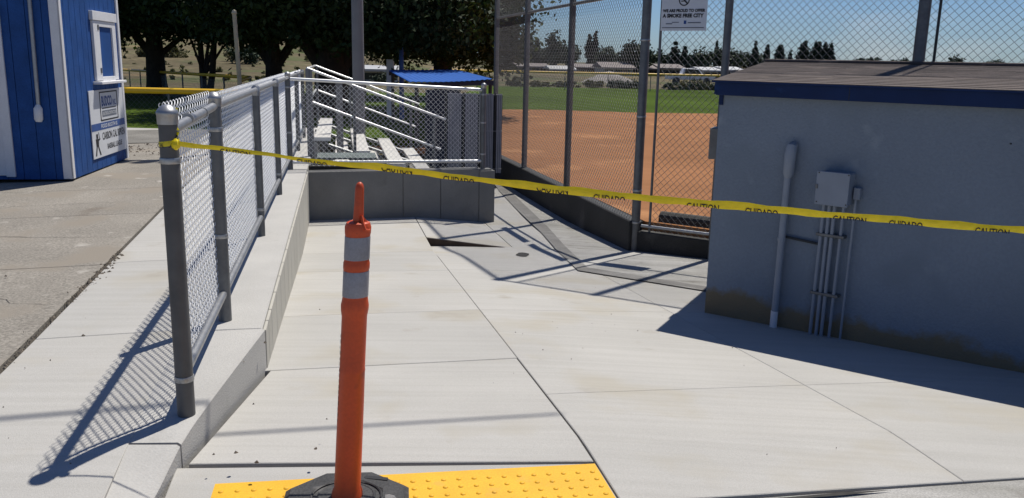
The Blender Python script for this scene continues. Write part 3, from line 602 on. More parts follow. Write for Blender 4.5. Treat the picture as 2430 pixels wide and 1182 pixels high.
# window on the sunny side
wn = MB(); wn.box(onr(1.40, 1.28, .0), sx*.60, sn*.012, (0, 0, .72)); wn = wn.build('window_shutter', 'shutter', sh)
for (u0, z0, wu, hz) in ((1.16, 1.24, .25, .80), (1.98, 1.24, .16, .80), (1.41, 1.20, .57, .09), (1.41, 1.965, .57, .075)):
    b = MB(); b.box(onr(u0, z0, .0), sx*wu, sn*.035, (0, 0, hz)); b.build('window_frame', 'white', wn, bevel=.003)
b = MB(); b.box(onr(1.12, 2.045, .0), sx*1.06, sn*.05, (0, 0, .12)); b.build('head_trim', 'white', wn, bevel=.003)
b = MB(); b.box(onr(1.08, 1.195, .0), sx*1.12, sn*.12, (0, 0, .035)); b.build('sill', 'white', wn, bevel=.004)
for z in (1.34, 1.92): b = MB(); b.box(onr(1.33, z, .036), sx*.05, sn*.006, (0, 0, .07)); b.build('hinge', 'galvd', wn)
# conduit on the shaded front
tube_part(sh, [onf(.285, 2.9, .03), onf(.305, .95, .03)], .024, 'galv', 'conduit', 10)
b = MB(); b.tube([onf(.307, .98, .035), onf(.307, .955, .035), onf(.309, .93, .04), onf(.313, .80, .04), onf(.315, .77, .04)], [.022, .035, .05, .05, .035], 12); b.build('outlet_box', 'white', sh, True)
# sign on the shed
ss_ = empty('sponsor_sign', onr(1.6, .2, .03)); tag(ss_, 'white sponsor sign with blue band and batter silhouette below the shed window', 'sign')
b = MB(); b.box(onr(.82, .205, .004), sx*1.50, sn*.012, (0, 0, .91)); b.build('panel', 'signwhite', ss_, bevel=.002)
def ons(u, z, off=.0175): return onr(u, z, off)
b = MB(); b.box(ons(.825, .575), sx*1.49, sn*.001, (0, 0, .095)); b.build('band', 'signblue', ss_)
put_text('FOOD BOOTH IS', ons(1.22, .595, .0195), sx, ZV, .72, .055, 'signwhite', 'lettering', ss_)
fr4 = [(1.23, .69, .80, .018), (1.23, 1.072, .80, .018), (1.23, .69, .03, .40), (2.0, .69, .03, .40), (1.31, .855, .64, .012)]
for a_, z_, w_, h_ in fr4: b = MB(); b.box(ons(a_, z_), sx*w_, sn*.001, (0, 0, h_)); b.build('logo_frame', 'ink', ss_)
put_text('BUDCO', ons(1.31, .885), sx, ZV, .46, .145, 'inkblue', 'lettering', ss_, .04); put_text('INC.', ons(1.81, .885), sx, ZV, .15, .085, 'inkblue', 'lettering', ss_, .02)
b = MB(); b.box(ons(1.31, .745), sx*.64, sn*.001, (0, 0, .085)); b.build('logo_bar', 'inkgrey', ss_)
put_text('ELECTRICAL CONTRACTORS', ons(1.33, .765, .0195), sx, ZV, .60, .045, 'signwhite', 'lettering', ss_, .01)
put_text('CARBON CAL RIPKEN', ons(1.24, .43), sx, ZV, 1.04, .105, 'ink', 'lettering', ss_); put_text('BASEBALL LEAGUE', ons(1.43, .29), sx, ZV, .68, .075, 'ink', 'lettering', ss_)
b = MB(); bat = [[(.98, .47), (1.05, .47), (1.05, .53), (.98, .53)], [(.96, .36), (1.06, .36), (1.07, .465), (.95, .465)], [(.96, .36), (1.0, .36), (.95, .24), (.90, .24)], [(1.02, .36), (1.06, .36), (1.14, .24), (1.09, .24)], [(1.05, .43), (1.05, .455), (1.13, .47), (1.13, .45)], [(1.11, .45), (1.125, .45), (1.09, .55), (1.075, .55)]]
for pl in bat: b.prism([ons(x_, z_) for x_, z_ in pl], sn*.001)
b.build('batter_silhouette', 'ink', ss_)

# ------------------------------------------------------------------ tactile paving
tp = empty('tactile_paving', SLz(-.5, .7, 0)); tag(tp, 'yellow tactile warning panel with raised domes at the head of the ramp', 'paving')
b = MB(); c = [(-.88, -.07), (-.84, 1.435), (-.245, 1.44), (-.185, -.06)]; b.prism([SLz(s, l, .004) for s, l in c][::-1] if False else [SLz(s, l, .002) for s, l in c], (0, 0, .007)); b.build('panel', 'tact', tp)
b = MB()
for i in range(10):
    for j in range(25):
        s = -.235-.060*i-.03*(1-j/24.)*0; l = -.03+.060*j; s += .06*(1-j/24.)-.012*0
        if s > -.205-.05*(j/24.)+.0: continue
        p = SLz(s-.02, l, .009); vs = []
        for r, z in ((.0115, 0), (.0095, .0035), (.006, .005)): vs += [p+Vector((r*math.cos(k*.7854), r*math.sin(k*.7854), z)) for k in range(8)]
        b.add(vs, [(r*8+k, r*8+(k+1) % 8, r*8+8+(k+1) % 8, r*8+8+k) for r in range(2) for k in range(8)]+[tuple(16+k for k in range(8))])
d_ = b.build('domes', 'tact', tp, True); d_['kind'] = 'stuff'

# ------------------------------------------------------------------ delineator post
dp = empty('delineator_post', (-.585, 2.80, .008)); tag(dp, 'orange plastic delineator post with two grey reflective bands on a black rubber base', 'traffic post')
bx0, by0 = -.588, 2.86; lean = Vector((.065, .0, 1)); lean = Vector((.056, 0.0, .975))
b = MB(); oc = []
for k in range(8):
    a = (k+.5)*math.pi/4+.12; oc.append((math.cos(a), math.sin(a)))
vs = []
for r, z in ((.205, .010), (.225, .016), (.225, .030), (.205, .046), (.13, .050), (.125, .046), (.105, .046), (.10, .052), (.065, .055)): vs += [(bx0+x*r*1.10, by0+y*r*1.0, z) for x, y in oc]
b.add(vs, [(i*8+k, i*8+(k+1) % 8, (i+1)*8+(k+1) % 8, (i+1)*8+k) for i in range(8) for k in range(8)]+[tuple(64+k for k in range(8)), tuple(range(8))[::-1]]); base = b.build('rubber_base', 'rubber', dp)
b = MB(); vs = []
for k in range(12):
    a = k*math.pi/6; vs.append((bx0+.085+.045*math.copysign(1, math.cos(a))*(.7+.3*abs(math.cos(a))), by0+.125+.010*math.sin(a), .0515))
b.add([(bx0+.045+.085*t, by0+.150-.012*t+sg_*.011, .0505) for t, sg_ in ((0, -1), (.5, -1), (1, -1), (1.06, 0), (1, 1), (.5, 1), (0, 1), (-.06, 0))], [tuple(range(8))]); b.build('hand_slot', 'ink', base)
b = MB(); b.add([(bx0+x, by0+y, .0495+.0) for x, y in ((.135, .015), (.155, .022), (.175, .012), (.188, -.012), (.186, -.045), (.165, -.055), (.14, -.045), (.128, -.015))], [tuple(range(8))]); b.build('scuffed_patch', 'scuff', base)
for r in (.118, .092):
    b = MB(); n = 32; vs = []
    for k in range(n):
        a = 2*math.pi*k/n
        for rr, z in ((r-.004, .0515), (r, .0545), (r+.004, .0515)): vs.append((bx0+rr*math.cos(a)*1.08, by0+rr*math.sin(a), z))
    b.add(vs, [(3*k+j, 3*k+j+1, (3*((k+1) % n))+j+1, (3*((k+1) % n))+j) for k in range(n) for j in range(2)]); b.build('ring_ridge', 'rubber', base, True)
def dlathe(prof, name, m, parent=dp, n=12): b = MB(); b.lathe((bx0, by0, 0), prof, n, lean=lean); return b.build(name, m, parent, True)
tb = dlathe([(.058, .050), (.056, .07), (.0485, .09), (.0470, .40), (.0455, .55), (.0465, .555), (.0450, .565), (.0445, .76), (.0485, .785), (.0490, .80), (.0455, .82), (.0440, .83), (.0440, .93), (.0460, .937), (.0460, .955), (.0430, .965), (.0430, 1.055), (.0450, 1.065), (.0455, 1.085), (.040, 1.10), (.030, 1.105)], 'tube', 'orange', n=16)
dlathe([(.0452, .835), (.0455, .838), (.0452, .925), (.0445, .928)], 'reflective_band', 'reflect', n=16); dlathe([(.0442, .970), (.0445, .973), (.0443, 1.048), (.0438, 1.052)], 'reflective_band', 'reflect', n=16)
g = dlathe([(.020, 1.08), (.0185, 1.11), (.0165, 1.16), (.0155, 1.205), (.0150, 1.222), (.012, 1.234), (.006, 1.241), (.001, 1.243)], 'grip', 'orange')
def onlean(x, y, z): return Vector((bx0, by0, 0))+lean*z+Vector((x, y, 0))
b = MB(); b.tube([onlean(.014, -.018, 1.125), onlean(.022, -.030, 1.10), onlean(.030, -.034, 1.082), onlean(.040, -.018, 1.075), onlean(.038, -.004, 1.088), onlean(.026, -.006, 1.105), onlean(.014, -.018, 1.125)], .0055, 6); b.build('loop_hook', 'orange', g, True)
b = MB() # worn stencil marks down the side
for k in range(16):
    z = .36+.022*k*.98; a = math.pi*(1.13+.02*math.sin(k*2.3)); h = .016*(.6+.4*abs(math.sin(k*1.7)))
    for da in (-.05, .07): 
        rr = .0472; p = [onlean(rr*math.cos(a+da+e_), rr*math.sin(a+da+e_), z+zz) for e_, zz in ((0, 0), (.045, 0), (.06, h), (.015, h))]; b.add(p, [(0, 1, 2, 3)])
b.build('worn_print', 'ink', tb)

# ------------------------------------------------------------------ caution tape
ct = empty('caution_tape', (-1.4, 3.42, 1.2)); tag(ct, 'yellow caution tape stretched from the near fence post across to the right', 'tape')
TP = np.array([(-1.348, 3.405, 1.272, .010), (-1.2, 3.40, 1.260, .010), (-1.038, 3.39, 1.244, .009), (-.766, 3.367, 1.216, .010), (-.529, 3.346, 1.202, .014), (-.113, 3.309, 1.164, .014), (.134, 3.287, 1.142, .017), (.458, 3.257, 1.119, .016), (.778, 3.228, 1.103, .016), (1.092, 3.198, 1.085, .0155), (1.401, 3.169, 1.070, .015), (1.706, 3.139, 1.055, .015), (1.9, 3.12, 1.047, .0155), (2.6, 3.06, 1.02, .016), (3.4, 2.98, 1.0, .016)])
xs = np.linspace(-1.348, 3.4, 130)
def tape_at(x): return np.interp(x, TP[:, 0], TP[:, 1]), np.interp(x, TP[:, 0], TP[:, 2]), np.interp(x, TP[:, 0], TP[:, 3])
vs = []; fs = []
for i, x in enumerate(xs):
    y, z, h = tape_at(x); h *= .88+.10*math.sin(x*9)+.09*math.sin(x*23+1)+.05*math.sin(x*57); z += .0012*math.sin(x*31)+.001*math.sin(x*13+2); tw = .35*math.sin(x*4.2)+(.9*math.sin(x*17) if x < -.55 else 0)*.5
    k = h*.35
    for a, d_ in ((-1, -.25*tw), (-.35, -.55), (.45, -.5), (1, 0), (.5, .55), (-.9, .45)): vs.append((x, y+d_*k+tw*k*a*.6, z+a*h))
n = 6
fs = [(i*n+j, (i+1)*n+j, (i+1)*n+j+1, i*n+j+1) for i in range(len(xs)-1) for j in range(n-1)]
b = MB(); b.add(vs, fs); b.build('tape_strip', 'tape', ct, True)
def tape_text(txt, x0, wd, ht, keep, up, lower, m='ink'):
    v, f = text_mesh(txt, 1., .02); mm = v[:, :2].max(0)
    bm = bmesh.new(); bv = [bm.verts.new((p[0]/mm[0]*wd, p[1]/mm[1]*ht, 0)) for p in v]
    for q in f:
        try: bm.faces.new([bv[i] for i in q])
        except Exception: pass
    bmesh.ops.bisect_plane(bm, geom=bm.verts[:]+bm.edges[:]+bm.faces[:], plane_co=(0, ht*keep, 0), plane_no=(0, 1, 0), clear_inner=up, clear_outer=not up)
    for w_ in bm.verts:
        x = x0+w_.co.x; y, z, h = tape_at(x); zz = (w_.co.y-ht*keep) if up else w_.co.y
        z0_ = -h*.98 if lower else -h*.2
        d = np.array([x, y-h*.24-.0022, z+z0_+zz]); w_.co = d
    me = bpy.data.meshes.new('lettering'); bm.to_mesh(me); bm.free(); me.materials.append(M[m])
    o = bpy.data.objects.new('lettering', me); col.objects.link(o); o.parent = ct; o.matrix_parent_inverse = Matrix.Translation(-ct.location)
for x0, t, up in ((-1.17, 'CAUTION', True), (-.86, 'CUIDADO', True), (-.52, 'CAUTION', False), (-.275, 'CUIDADO', True), (.09, 'CAUTION', False), (.31, 'CUIDADO', True), (.665, 'CAUTION', True), (.885, 'CUIDADO', True), (1.21, 'CAUTION', True), (1.415, 'CUIDADO', True), (1.725, 'CAUTION', True), (2.0, 'CUIDADO', True)):
    tape_text(t, x0, .122, .028 if x0 > -.6 else .02, .5, up, True)
# wrap round the post, knot and hanging tail
px_, py_ = XY(ps[0], LF)
b = MB(); n = 20; vs = []
for k in range(n+1):
    a = 2*math.pi*k/n
    for z, rr in ((1.262, .0385), (1.272, .0402), (1.283, .0385)): vs.append((px_+rr*math.cos(a), py_+rr*math.sin(a), z+.006*math.sin(a+1)))
b.add(vs, [(3*k+j, 3*k+3+j, 3*k+4+j, 3*k+1+j) for k in range(n) for j in range(2)]); b.build('post_wrap', 'tape', ct, True)
put_text('CAUTION', (px_-.03, py_-.0415, 1.255), Vector((1, 0.15, 0)).normalized(), ZV, .06, .017, 'ink', 'lettering', ct)
b = MB(); b.lathe((-1.35, 3.41, 1.245), [(.004, 0), (.016, .010), (.019, .022), (.014, .036), (.004, .046)], 7); b.build('knot', 'tape', ct)
vs = []; N = 24
for k in range(N):
    t = k/(N-1); a = t*9; c_ = Vector((-1.352-.012*(1-t)+.01*math.sin(t*6), 3.42+.03*t, 1.265+.145*t)); w_ = Vector((math.cos(a), math.sin(a), .15))*.010
    vs += [c_-w_, c_+w_]
b = MB(); b.add(vs, [(2*k, 2*k+1, 2*k+3, 2*k+2) for k in range(N-1)]); b.build('hanging_tail', 'tape', ct, True)
b = MB()
for k in range(2, N-2, 3): 
    p = [Vector(vs[2*k]), Vector(vs[2*k+1]), Vector(vs[2*k+3]), Vector(vs[2*k+2])]; o_ = Vector((0, -.0015, 0)); b.add([q+o_ for q in p], [(0, 1, 2, 3)])
b.build('tail_print', 'ink', ct)
# unseen pole and arm, added to cast the soft line shadow across the paving
k_ = 7.2/SUN.z; ca = Vector((-2.159, 3.359, 0))+SUN*k_; cb = Vector((.261, 3.85, 0))+SUN*k_; cd = (cb-ca).normalized()
lm = empty('shadow_arm', (ca-cd*7.)*1.0); lm.location.z = 0; tag(lm, 'unseen pole and long arm added to throw a line shadow over the ramp', 'shadow caster')
pb = ca-cd*7.; b = MB(); b.tube([(pb.x, pb.y, 0), (pb.x, pb.y, 7.25)], [.09, .06], 12); b.build('pole', 'galvd', lm, True)
b = MB(); b.tube([pb, ca-cd*3, ca, cb], [.035, .026, .020, .014], 8); b.build('added_arm', 'galvd', lm, True)

# ------------------------------------------------------------------ bleachers
bl = empty('bleachers', SLz(11, 1., -.62)); tag(bl, 'aluminium bleachers with four rows of planks and sloping handrails behind the end wall', 'bleachers')
S0, S1 = 10.25, 14.8; rows = [(.04, .40), (.64, .19), (1.20, -.01), (1.70, -.21)]
for l, z in rows:
    b = MB(); b.box(SLz(S0, l, z-.04), AV*(S1-S0), RV*.25, (0, 0, .04)); p = b.build('seat', 'alu', bl, bevel=.006)
    b = MB(); b.box(SLz(S0-.012, l-.005, z-.045), AV*.015, RV*.26, (0, 0, .052)); b.build('end_cap', 'alurail', p)
for l, z in ((.34, -.02), (.92, -.22), (1.46, -.40)):
    b = MB(); b.box(SLz(S0+.03, l, z-.035), AV*(S1-S0-.06), RV*.24, (0, 0, .035)); b.build('footboard', 'alu', bl, bevel=.006)
for s in (S0+.35, (S0+S1)/2, S1-.35):
    b = MB(); b.tube([SLz(s, 0, .34), SLz(s, 1.95, -.32)], .03, 6); b.build('stringer', 'galvd', bl)
    for (l, z) in ((.16, .34), (.76, .13), (1.32, -.07), (1.82, -.27)):
        b = MB(); b.tube([SLz(s, l, -.62), SLz(s, l, z)], .022, 6); b.build('leg', 'galvd', bl)
    b = MB(); b.tube([SLz(s, .1, -.55), SLz(s, 1.8, -.55)], .022, 6); b.build('base_rail', 'galvd', bl)
for s in (S0-.05, S1+.05):
    tube_part(bl, [SLz(s, -.03, 1.45), SLz(s, 2.08, .70)], .018, 'alurail', 'handrail'); tube_part(bl, [SLz(s, -.03, .97), SLz(s, 2.0, .23)], .018, 'alurail', 'handrail')
    for l in (0., .66, 1.9): tube_part(bl, [SLz(s, l, -.4), SLz(s, l, 1.43-l*.355)], .024, 'galvd', 'rail_post')
tube_part(bl, [SLz(S0-.05, -.03, .97), SLz(S1+.05, -.03, .97)], .020, 'alurail', 'back_rail'); tube_part(bl, [SLz(S0-.05, -.03, 1.45), SLz(S1+.05, -.03, 1.45)], .020, 'alurail', 'back_rail')
b = MB(); b.box(SLz(S0-.07, -.06, -.6), RV*.10, AV*.05, (0, 0, 2.04)); b.build('back_upright', 'polegrey', bl)
b = MB(); b.box(SLz(S0+.9, .38, -.6), RV*.11, AV*.05, (0, 0, 1.86)); b.build('back_upright', 'polegrey', bl)
# folded bench frame left behind the wall
fb = empty('folded_table', SLz(9.3, .4, -.62)); tag(fb, 'dark folding table with faded green top standing low behind the end wall', 'table')
b = MB(); b.box(SLz(9.05, .1, .20), RV*.85, AV*.65, (0, 0, .03)); b.build('table_top', 'greentop', fb, bevel=.008)
b = MB(); b.box(SLz(9.0, .06, .08), RV*.9, AV*.03, (0, 0, .10)); b.build('apron', 'darksteel', fb, bevel=.004)
for s, l in ((9.1, .14), (9.1, .9), (9.65, .14), (9.65, .9)): tube_part(fb, [SLz(s, l, -.62), SLz(s, l, .2)], .016, 'darksteel', 'leg', 6)
b = MB(); b.tube([SLz(9.02, .98+.09*math.cos(a), .10+.11*math.sin(a)) for a in np.linspace(0, 2*math.pi, 15)], .012, 6); b.build('folding_hoop', 'darksteel', fb)
# dark ground-level box at wall top left
b = MB(); b.box(SLz(8.75, .0, -.1), RV*1.05, AV*.08, (0, 0, .25)); tag(b.build('toe_board', 'blackwall', bevel=.01), 'black board standing just behind the end wall near the fence corner', 'board')

# ------------------------------------------------------------------ far dugout with blue roof and slatted fence
cn_ = empty('canopy_shelter', (-1.8, 21, -.4)); tag(cn_, 'open shelter with sagging bright blue metal roof beyond the bleachers', 'shelter')
cq = [Vector((-2.30, 19., 1.13)), Vector((-.50, 20.5, 1.20)), Vector((-1.75, 26., 1.34)), Vector((-3.5, 24., 1.30))]
b = MB(); NU, NV = 33, 6; vs = []
for j in range(NV):
    for i in range(NU):
        u, v = i/(NU-1), j/(NV-1); p = cq[0]*(1-u)*(1-v)+cq[1]*u*(1-v)+cq[2]*u*v+cq[3]*(1-u)*v; p = p+Vector((0, 0, .018*(i % 2)-.05*math.sin(math.pi*u)*(1-v)*.6)); vs.append(p)
fs = [(j*NU+i, j*NU+i+1, (j+1)*NU+i+1, (j+1)*NU+i) for j in range(NV-1) for i in range(NU-1)]
k = len(vs); vs += [p-Vector((0, 0, .02)) for p in vs]; fs += [tuple(q+k for q in f[::-1]) for f in fs]
b.add(vs, fs); b.build('roof', 'canopy', cn_)
b = MB(); b.box(cq[0]+Vector((0, .02, -.13)), cq[1]-cq[0], (0, .06, 0), (0, 0, .10)); b.build('front_beam', 'navy', cn_)
b = MB(); b.box(cq[3]+Vector((0, .02, -.13)), cq[2]-cq[3], (0, .06, 0), (0, 0, .10)); b.build('rear_beam', 'navy', cn_)
for p in (cq[0]+Vector((.12, .12, 0)), cq[1]+Vector((-.1, .12, 0)), cq[2]+Vector((-.1, -.1, 0)), cq[3]+Vector((.12, -.1, 0)), (cq[0]+cq[1])*.5+Vector((.1, .12, -.05))):
    tube_part(cn_, [(p.x, p.y, -.5), (p.x, p.y, p.z-.03)], .045, 'darksteel', 'support_post', 8)
p0 = Vector((-1.75, 17.0, -.62))
b = MB(); b.box(p0, (.62, .25, 0), (-.02, .05, 0), (0, 0, 1.66)); b.build('back_panel', 'navy', cn_)
sl_ = empty('slatted_fence', (-1.25, 16.1, -.62)); tag(sl_, 'fence of grey vertical slat panels with black gaps beside the tall backstop end post', 'fence')
for k, (x0, x1) in enumerate(((-1.25, -1.0), (-.925, -.69), (-.615, -.40), (-.34, -.24))):
    b = MB(); nS = max(3, int((x1-x0)/.03))
    for i in range(nS):
        xa = x0+(x1-x0)*i/nS; b.box((xa, 16.1+.02*(i % 2), -.45), ((x1-x0)/nS*.80, 0, 0), (0, .012, 0), (0, 0, 1.47+.004*(i % 3)))
    b.build('slat_panel', 'slat', sl_)
b = MB(); b.box((-1.3, 16.215, -.5), (1.06, 0, 0), (0, .01, 0), (0, 0, 1.5)); b.build('backing_panel', 'navy', sl_)
for x in (-1.29, -.96, -.65, -.37): tube_part(sl_, [(x, 16.16, -.62), (x, 16.16, 1.03)], .024, 'darksteel', 'post', 8)
for x in (-1.29, -.96, -.65, -.37): b = MB(); b.box((x-.035, 16.19, -.62), (.075, 0, 0), (0, .02, 0), (0, 0, 1.6)); b.build('gap_panel', 'navy', sl_)
for z in (-.38, .33, 1.0): tube_part(sl_, [(-1.3, 16.15, z), (-.24, 16.15, z)], .016, 'galvd', 'rail', 6)
# poles
b = MB(); b.tube([(-3.02, 16.7, -.6), (-3.02, 16.7, 9.5)], [.118, .10], 16); lp = empty('light_pole', (-3.02, 16.7, -.6)); tag(lp, 'thick grey steel light pole rising behind the bleachers', 'pole'); b.build('shaft', 'polegrey', lp, True)
b = MB(); b.lathe((-3.02, 16.7, -.62), [(.2, 0), (.2, .04), (.13, .05), (.125, .12)], 12); b.build('base_flange', 'polegrey', lp)
b = MB(); b.box((-3.6, 16.65, 9.2), (1.2, 0, 0), (0, .1, 0), (0, 0, .1)); b.build('crossarm', 'polegrey', lp)
for x in (-3.5, -3.1, -2.7): b = MB(); b.lathe((x, 16.6, 9.3), [(.02, 0), (.16, .12), (.18, .3), (.1, .34)], 10); b.build('floodlight', 'galv', lp)
b = MB(); b.tube([(-6.95, 22., -.4), (-7.05, 22., 2.66)], [.062, .052], 10); b.lathe((-7.05, 22., 2.62), [(.056, 0), (.07, .02), (.05, .09), (.01, .11)], 10); tag(b.build('foul_pole', 'tan', smooth=True), 'slim tan pole with rounded white cap standing among the trees', 'pole')
b = MB(); b.tube([(-3.35, 25.5, -.4), (-3.35, 25.5, 1.95)], .07, 10); tag(b.build('sleeve_post', 'signblue', smooth=True), 'dark blue post rising just behind the blue roof', 'post')
b = MB(); b.box((-3.85, 25.9, -.4), (.22, 0, 0), (0, .1, 0), (0, 0, 2.0)); tag(b.build('leaning_board', 'white', bevel=.01), 'pale upright board behind the left corner of the blue roof', 'board')

# yellow capped field fences
def capped_fence(name, pts, h, r, lab, mesh_half=.06, wr=.003, every=2.4, grp=None):
    fe = empty(name, pts[0]); tag(fe, lab, 'fence', grp)
    for i in range(len(pts)-1):
        a, c = Vector(pts[i]), Vector(pts[i+1]); d = (c-a); ln = d.length; k = max(1, int(ln/every))
        for j in range(k+(i == len(pts)-2)): p = a+d*(j/k); tube_part(fe, [p, p+ZV*h], .03, 'galvd', 'post', 6)
        tube_part(fe, [a+ZV*(h+.02), c+ZV*(h+.02)], r, 'ycap', 'yellow_cap', 10)
        dn_ = (c-a).normalized(); chain('chain_link_mesh', (a.x, a.y), (dn_.x, dn_.y), ln, a.z+.05, a.z+h-.05, mesh_half, wr, 'wired', fe, 3, 0, detail=0, slope=(c.z-a.z)/ln)
    return fe
capped_fence('capped_fence', [(-14, 20.3, -.15), (-5.2, 20.3, -.15)], .90, .07, 'nearest chain link fence with thick yellow cap just behind the shed')
capped_fence('capped_fence', [(-20.5, 45, -.4), (-14.5, 36, -.3), (-8.1, 26.5, -.2), (-7.2, 22.6, -.2)], 1.15, .055, 'farther yellow capped fence curving through the tree shade', .09, .004)
capped_fence('capped_fence', [(-6, 62.5, -.34), (10, 64.5, -.34), (28, 67.5, -.34), (60, 74, -.34)], 1.22, .075, 'long outfield fence with pale yellow cap at the far side of the grass', .16, .006, 3.)

# ------------------------------------------------------------------ trees
def leaves(centers, radii, n, size, name, m, parent, drop=0.):
    """n small folded leaf faces in clumps through ellipsoid lobes"""
    centers = np.array(centers, float); radii = np.array(radii, float); vol = radii.prod(1)**.67; w_ = vol/vol.sum()
    nc_ = max(8, n//22); li = rng.choice(len(centers), nc_, p=w_)
    d = rng.normal(size=(nc_, 3)); d /= np.linalg.norm(d, axis=1)[:, None]; rad = rng.random(nc_)**.42
    cc = centers[li]+d*radii[li]*rad[:, None]
    ci = rng.integers(0, nc_, n); spread = np.minimum(radii[li].min(1), 1.6)[ci][:, None]*.26
    p = cc[ci]+rng.normal(size=(n, 3))*spread*np.array([1, 1, .75])
    a = rng.normal(size=(n, 3)); a /= np.linalg.norm(a, axis=1)[:, None]; b_ = np.cross(a, rng.normal(size=(n, 3))); b_ /= np.linalg.norm(b_, axis=1)[:, None]
    s = size*(.6+.8*rng.random(n))[:, None]
    v = np.stack([p-a*s, p+b_*s*.55, p+a*s, p-b_*s*.55], 1).reshape(-1, 3)
    return np_mesh(name, v, np.arange(4*n).reshape(-1, 4), m, parent, smooth=False)
def tree(name, base, trunk_r, fork, limbs, lobes, n, size, m, lab, stems=1, grp=None):
    t = empty(name, base); tag(t, lab, 'tree', grp); bx, by, bz = base
    b = MB()
    for k in range(stems):
        a = k*2.1; off = (0 if stems == 1 else .35); lx = off*math.cos(a); ly = off*math.sin(a)
        b.tube([(bx+lx*.3, by+ly*.3, bz-.2), (bx+lx*.6, by+ly*.6, bz+fork*.45), (bx+lx*1.0, by+ly*1.0, bz+fork), (bx+lx*2.2, by+ly*2.2, bz+fork*(2.0 if stems == 1 else 4.))], [trunk_r*1.3, trunk_r, trunk_r*.9, trunk_r*.5], 10)
    tr = b.build('trunk', 'bark', t, True)
    for dx_, dy_, dz_, r in limbs:
        l_ = MB(); p0 = Vector((bx, by, bz+fork*.9)); p2 = Vector((bx+dx_, by+dy_, bz+dz_)); pm = p0*.5+p2*.5+Vector((0, 0, .12*(p2-p0).length))
        l_.tube([p0, pm, p2], [r, r*.7, r*.3], 7); l_.build('limb', 'bark', tr, True)
    leaves([(bx+x, by+y, bz+z) for x, y, z, *_ in lobes], [q[3:] for q in lobes], n, size, 'crown', m, t)
    return t
def X(px, y): return (px-1215)/2025*y*1.02      # lateral position of a bearing at distance y
big = dict(fork=2.3)
G_ = 'shade trees beyond the ramp'
tree('shade_tree', (-15.3, 37, -.4), .42, 2.0, [(-3, 0, 4.5, .18), (3, 1, 3.6, .14), (1, -2, 4.6, .15)], [(0, 0, 6.6, 5.5, 4.5, 3.4), (-4, 0, 4.6, 3.5, 3.5, 2.2), (3.4, -1, 4.6, 3.2, 3.5, 2.0), (-1, -2.5, 4.3, 3, 2.6, 1.6), (2.2, -2, 3.5, 1.8, 1.6, .9), (-3.2, -2.2, 3.2, 1.8, 1.4, .9)], 56000, .11, 'leaf', 'dark spreading shade tree nearest the blue shed', grp=G_)
tree('shade_tree', (-12.9, 36, -.4), .15, 1.3, [(1.7, -.2, 2.9, .07), (1.1, 0, 3.6, .07), (-1.0, 0, 3.6, .06), (.5, .6, 4.2, .08)], [(0, 0, 6.2, 4.6, 4, 3.4), (2.4, 0, 4.2, 2.4, 2.4, 1.6), (-2.4, -.6, 4.3, 2.4, 2.4, 1.5), (.2, -2, 4.1, 2.6, 2, 1.3), (1.6, -1.0, 3.3, 1.0, 1.0, .7)], 46000, .11, 'leaf', 'dark multi stemmed tree whose thin stems fan out behind the tan pole', 2, grp=G_)
tree('shade_tree', (-9.45, 34, -.45), .36, 1.7, [(-1.6, 0, 3.6, .2), (2.2, .4, 4.0, .2), (.4, -1.6, 4.4, .18)], [(0, 0, 6.4, 4.6, 4.2, 3.4), (-2.2, -.5, 4.2, 2.4, 2.6, 1.5), (2.6, -1, 4.2, 2.8, 2.6, 1.6), (0, -2.2, 4.4, 3, 2, 1.5), (-1.3, -1.4, 3.3, 1.1, 1, .7)], 52000, .11, 'leaf', 'dark tree with one stout forked trunk left of the bleachers', grp=G_)
tree('shade_tree', (-5.7, 27, -.45), .60, 1.5, [(-2.0, .2, 3.4, .26), (2.2, .4, 4.0, .28), (.5, -1.2, 4.2, .2), (-.7, .3, 3.7, .22), (1.2, .2, 3.8, .2)], [(0, 0, 5.7, 4.4, 4, 3.2), (2.8, -.6, 3.7, 2.4, 2.6, 1.4), (-2.2, -.4, 3.7, 2.0, 2.4, 1.2), (.6, -1.8, 3.6, 2.6, 2, 1.2), (2.2, -1.6, 3.0, 1.4, 1.2, .7)], 56000, .10, 'leaf', 'massive dark tree with thick dividing trunk right behind the bleachers', grp=G_)
tree('shade_tree', (-2.6, 31, -.45), .36, 2.0, [(2.2, 0, 3.6, .2), (-2.4, .2, 4, .2), (.6, -1, 4, .16)], [(0, 0, 6.2, 4.0, 4.2, 3.6), (1.5, -.4, 3.5, 1.5, 1.8, 1.7), (.2, -.8, 3.0, 1.9, 1.8, 1.0), (-2.6, 0, 4.0, 2.4, 2.6, 1.6), (-1.4, -1.0, 2.7, 1.2, 1.2, .8), (1.6, .3, 6.0, 1.5, 2.2, 3.2), (2.0, -.2, 2.7, .9, 1.0, 1.0)], 70000, .085, 'leaf2', 'dense tree with hanging ragged branches beside the end post of the backstop', grp=G_)
tree('shade_tree', (-24, 42, -.4), .5, 2.4, [(3, 0, 5, .2), (-3, 0, 5, .2)], [(0, 0, 7, 6, 5, 4), (5, -1, 5.0, 3.6, 3, 2.4), (2, -3, 4.6, 3, 3, 2)], 30000, .15, 'leaf', 'dark tree half hidden behind the blue shed', grp=G_)
tree('shade_tree', (-7.5, 41, -.4), .4, 2.4, [(2, 0, 5, .2), (-2, 0, 5, .2)], [(0, 0, 7.2, 6, 4, 3.8), (4.5, 0, 5.2, 3.6, 3, 2.2), (-4.5, 0, 5.2, 3.6, 3, 2.2)], 40000, .15, 'leaf', 'dark tree filling the gap behind the stout trunk', grp=G_)
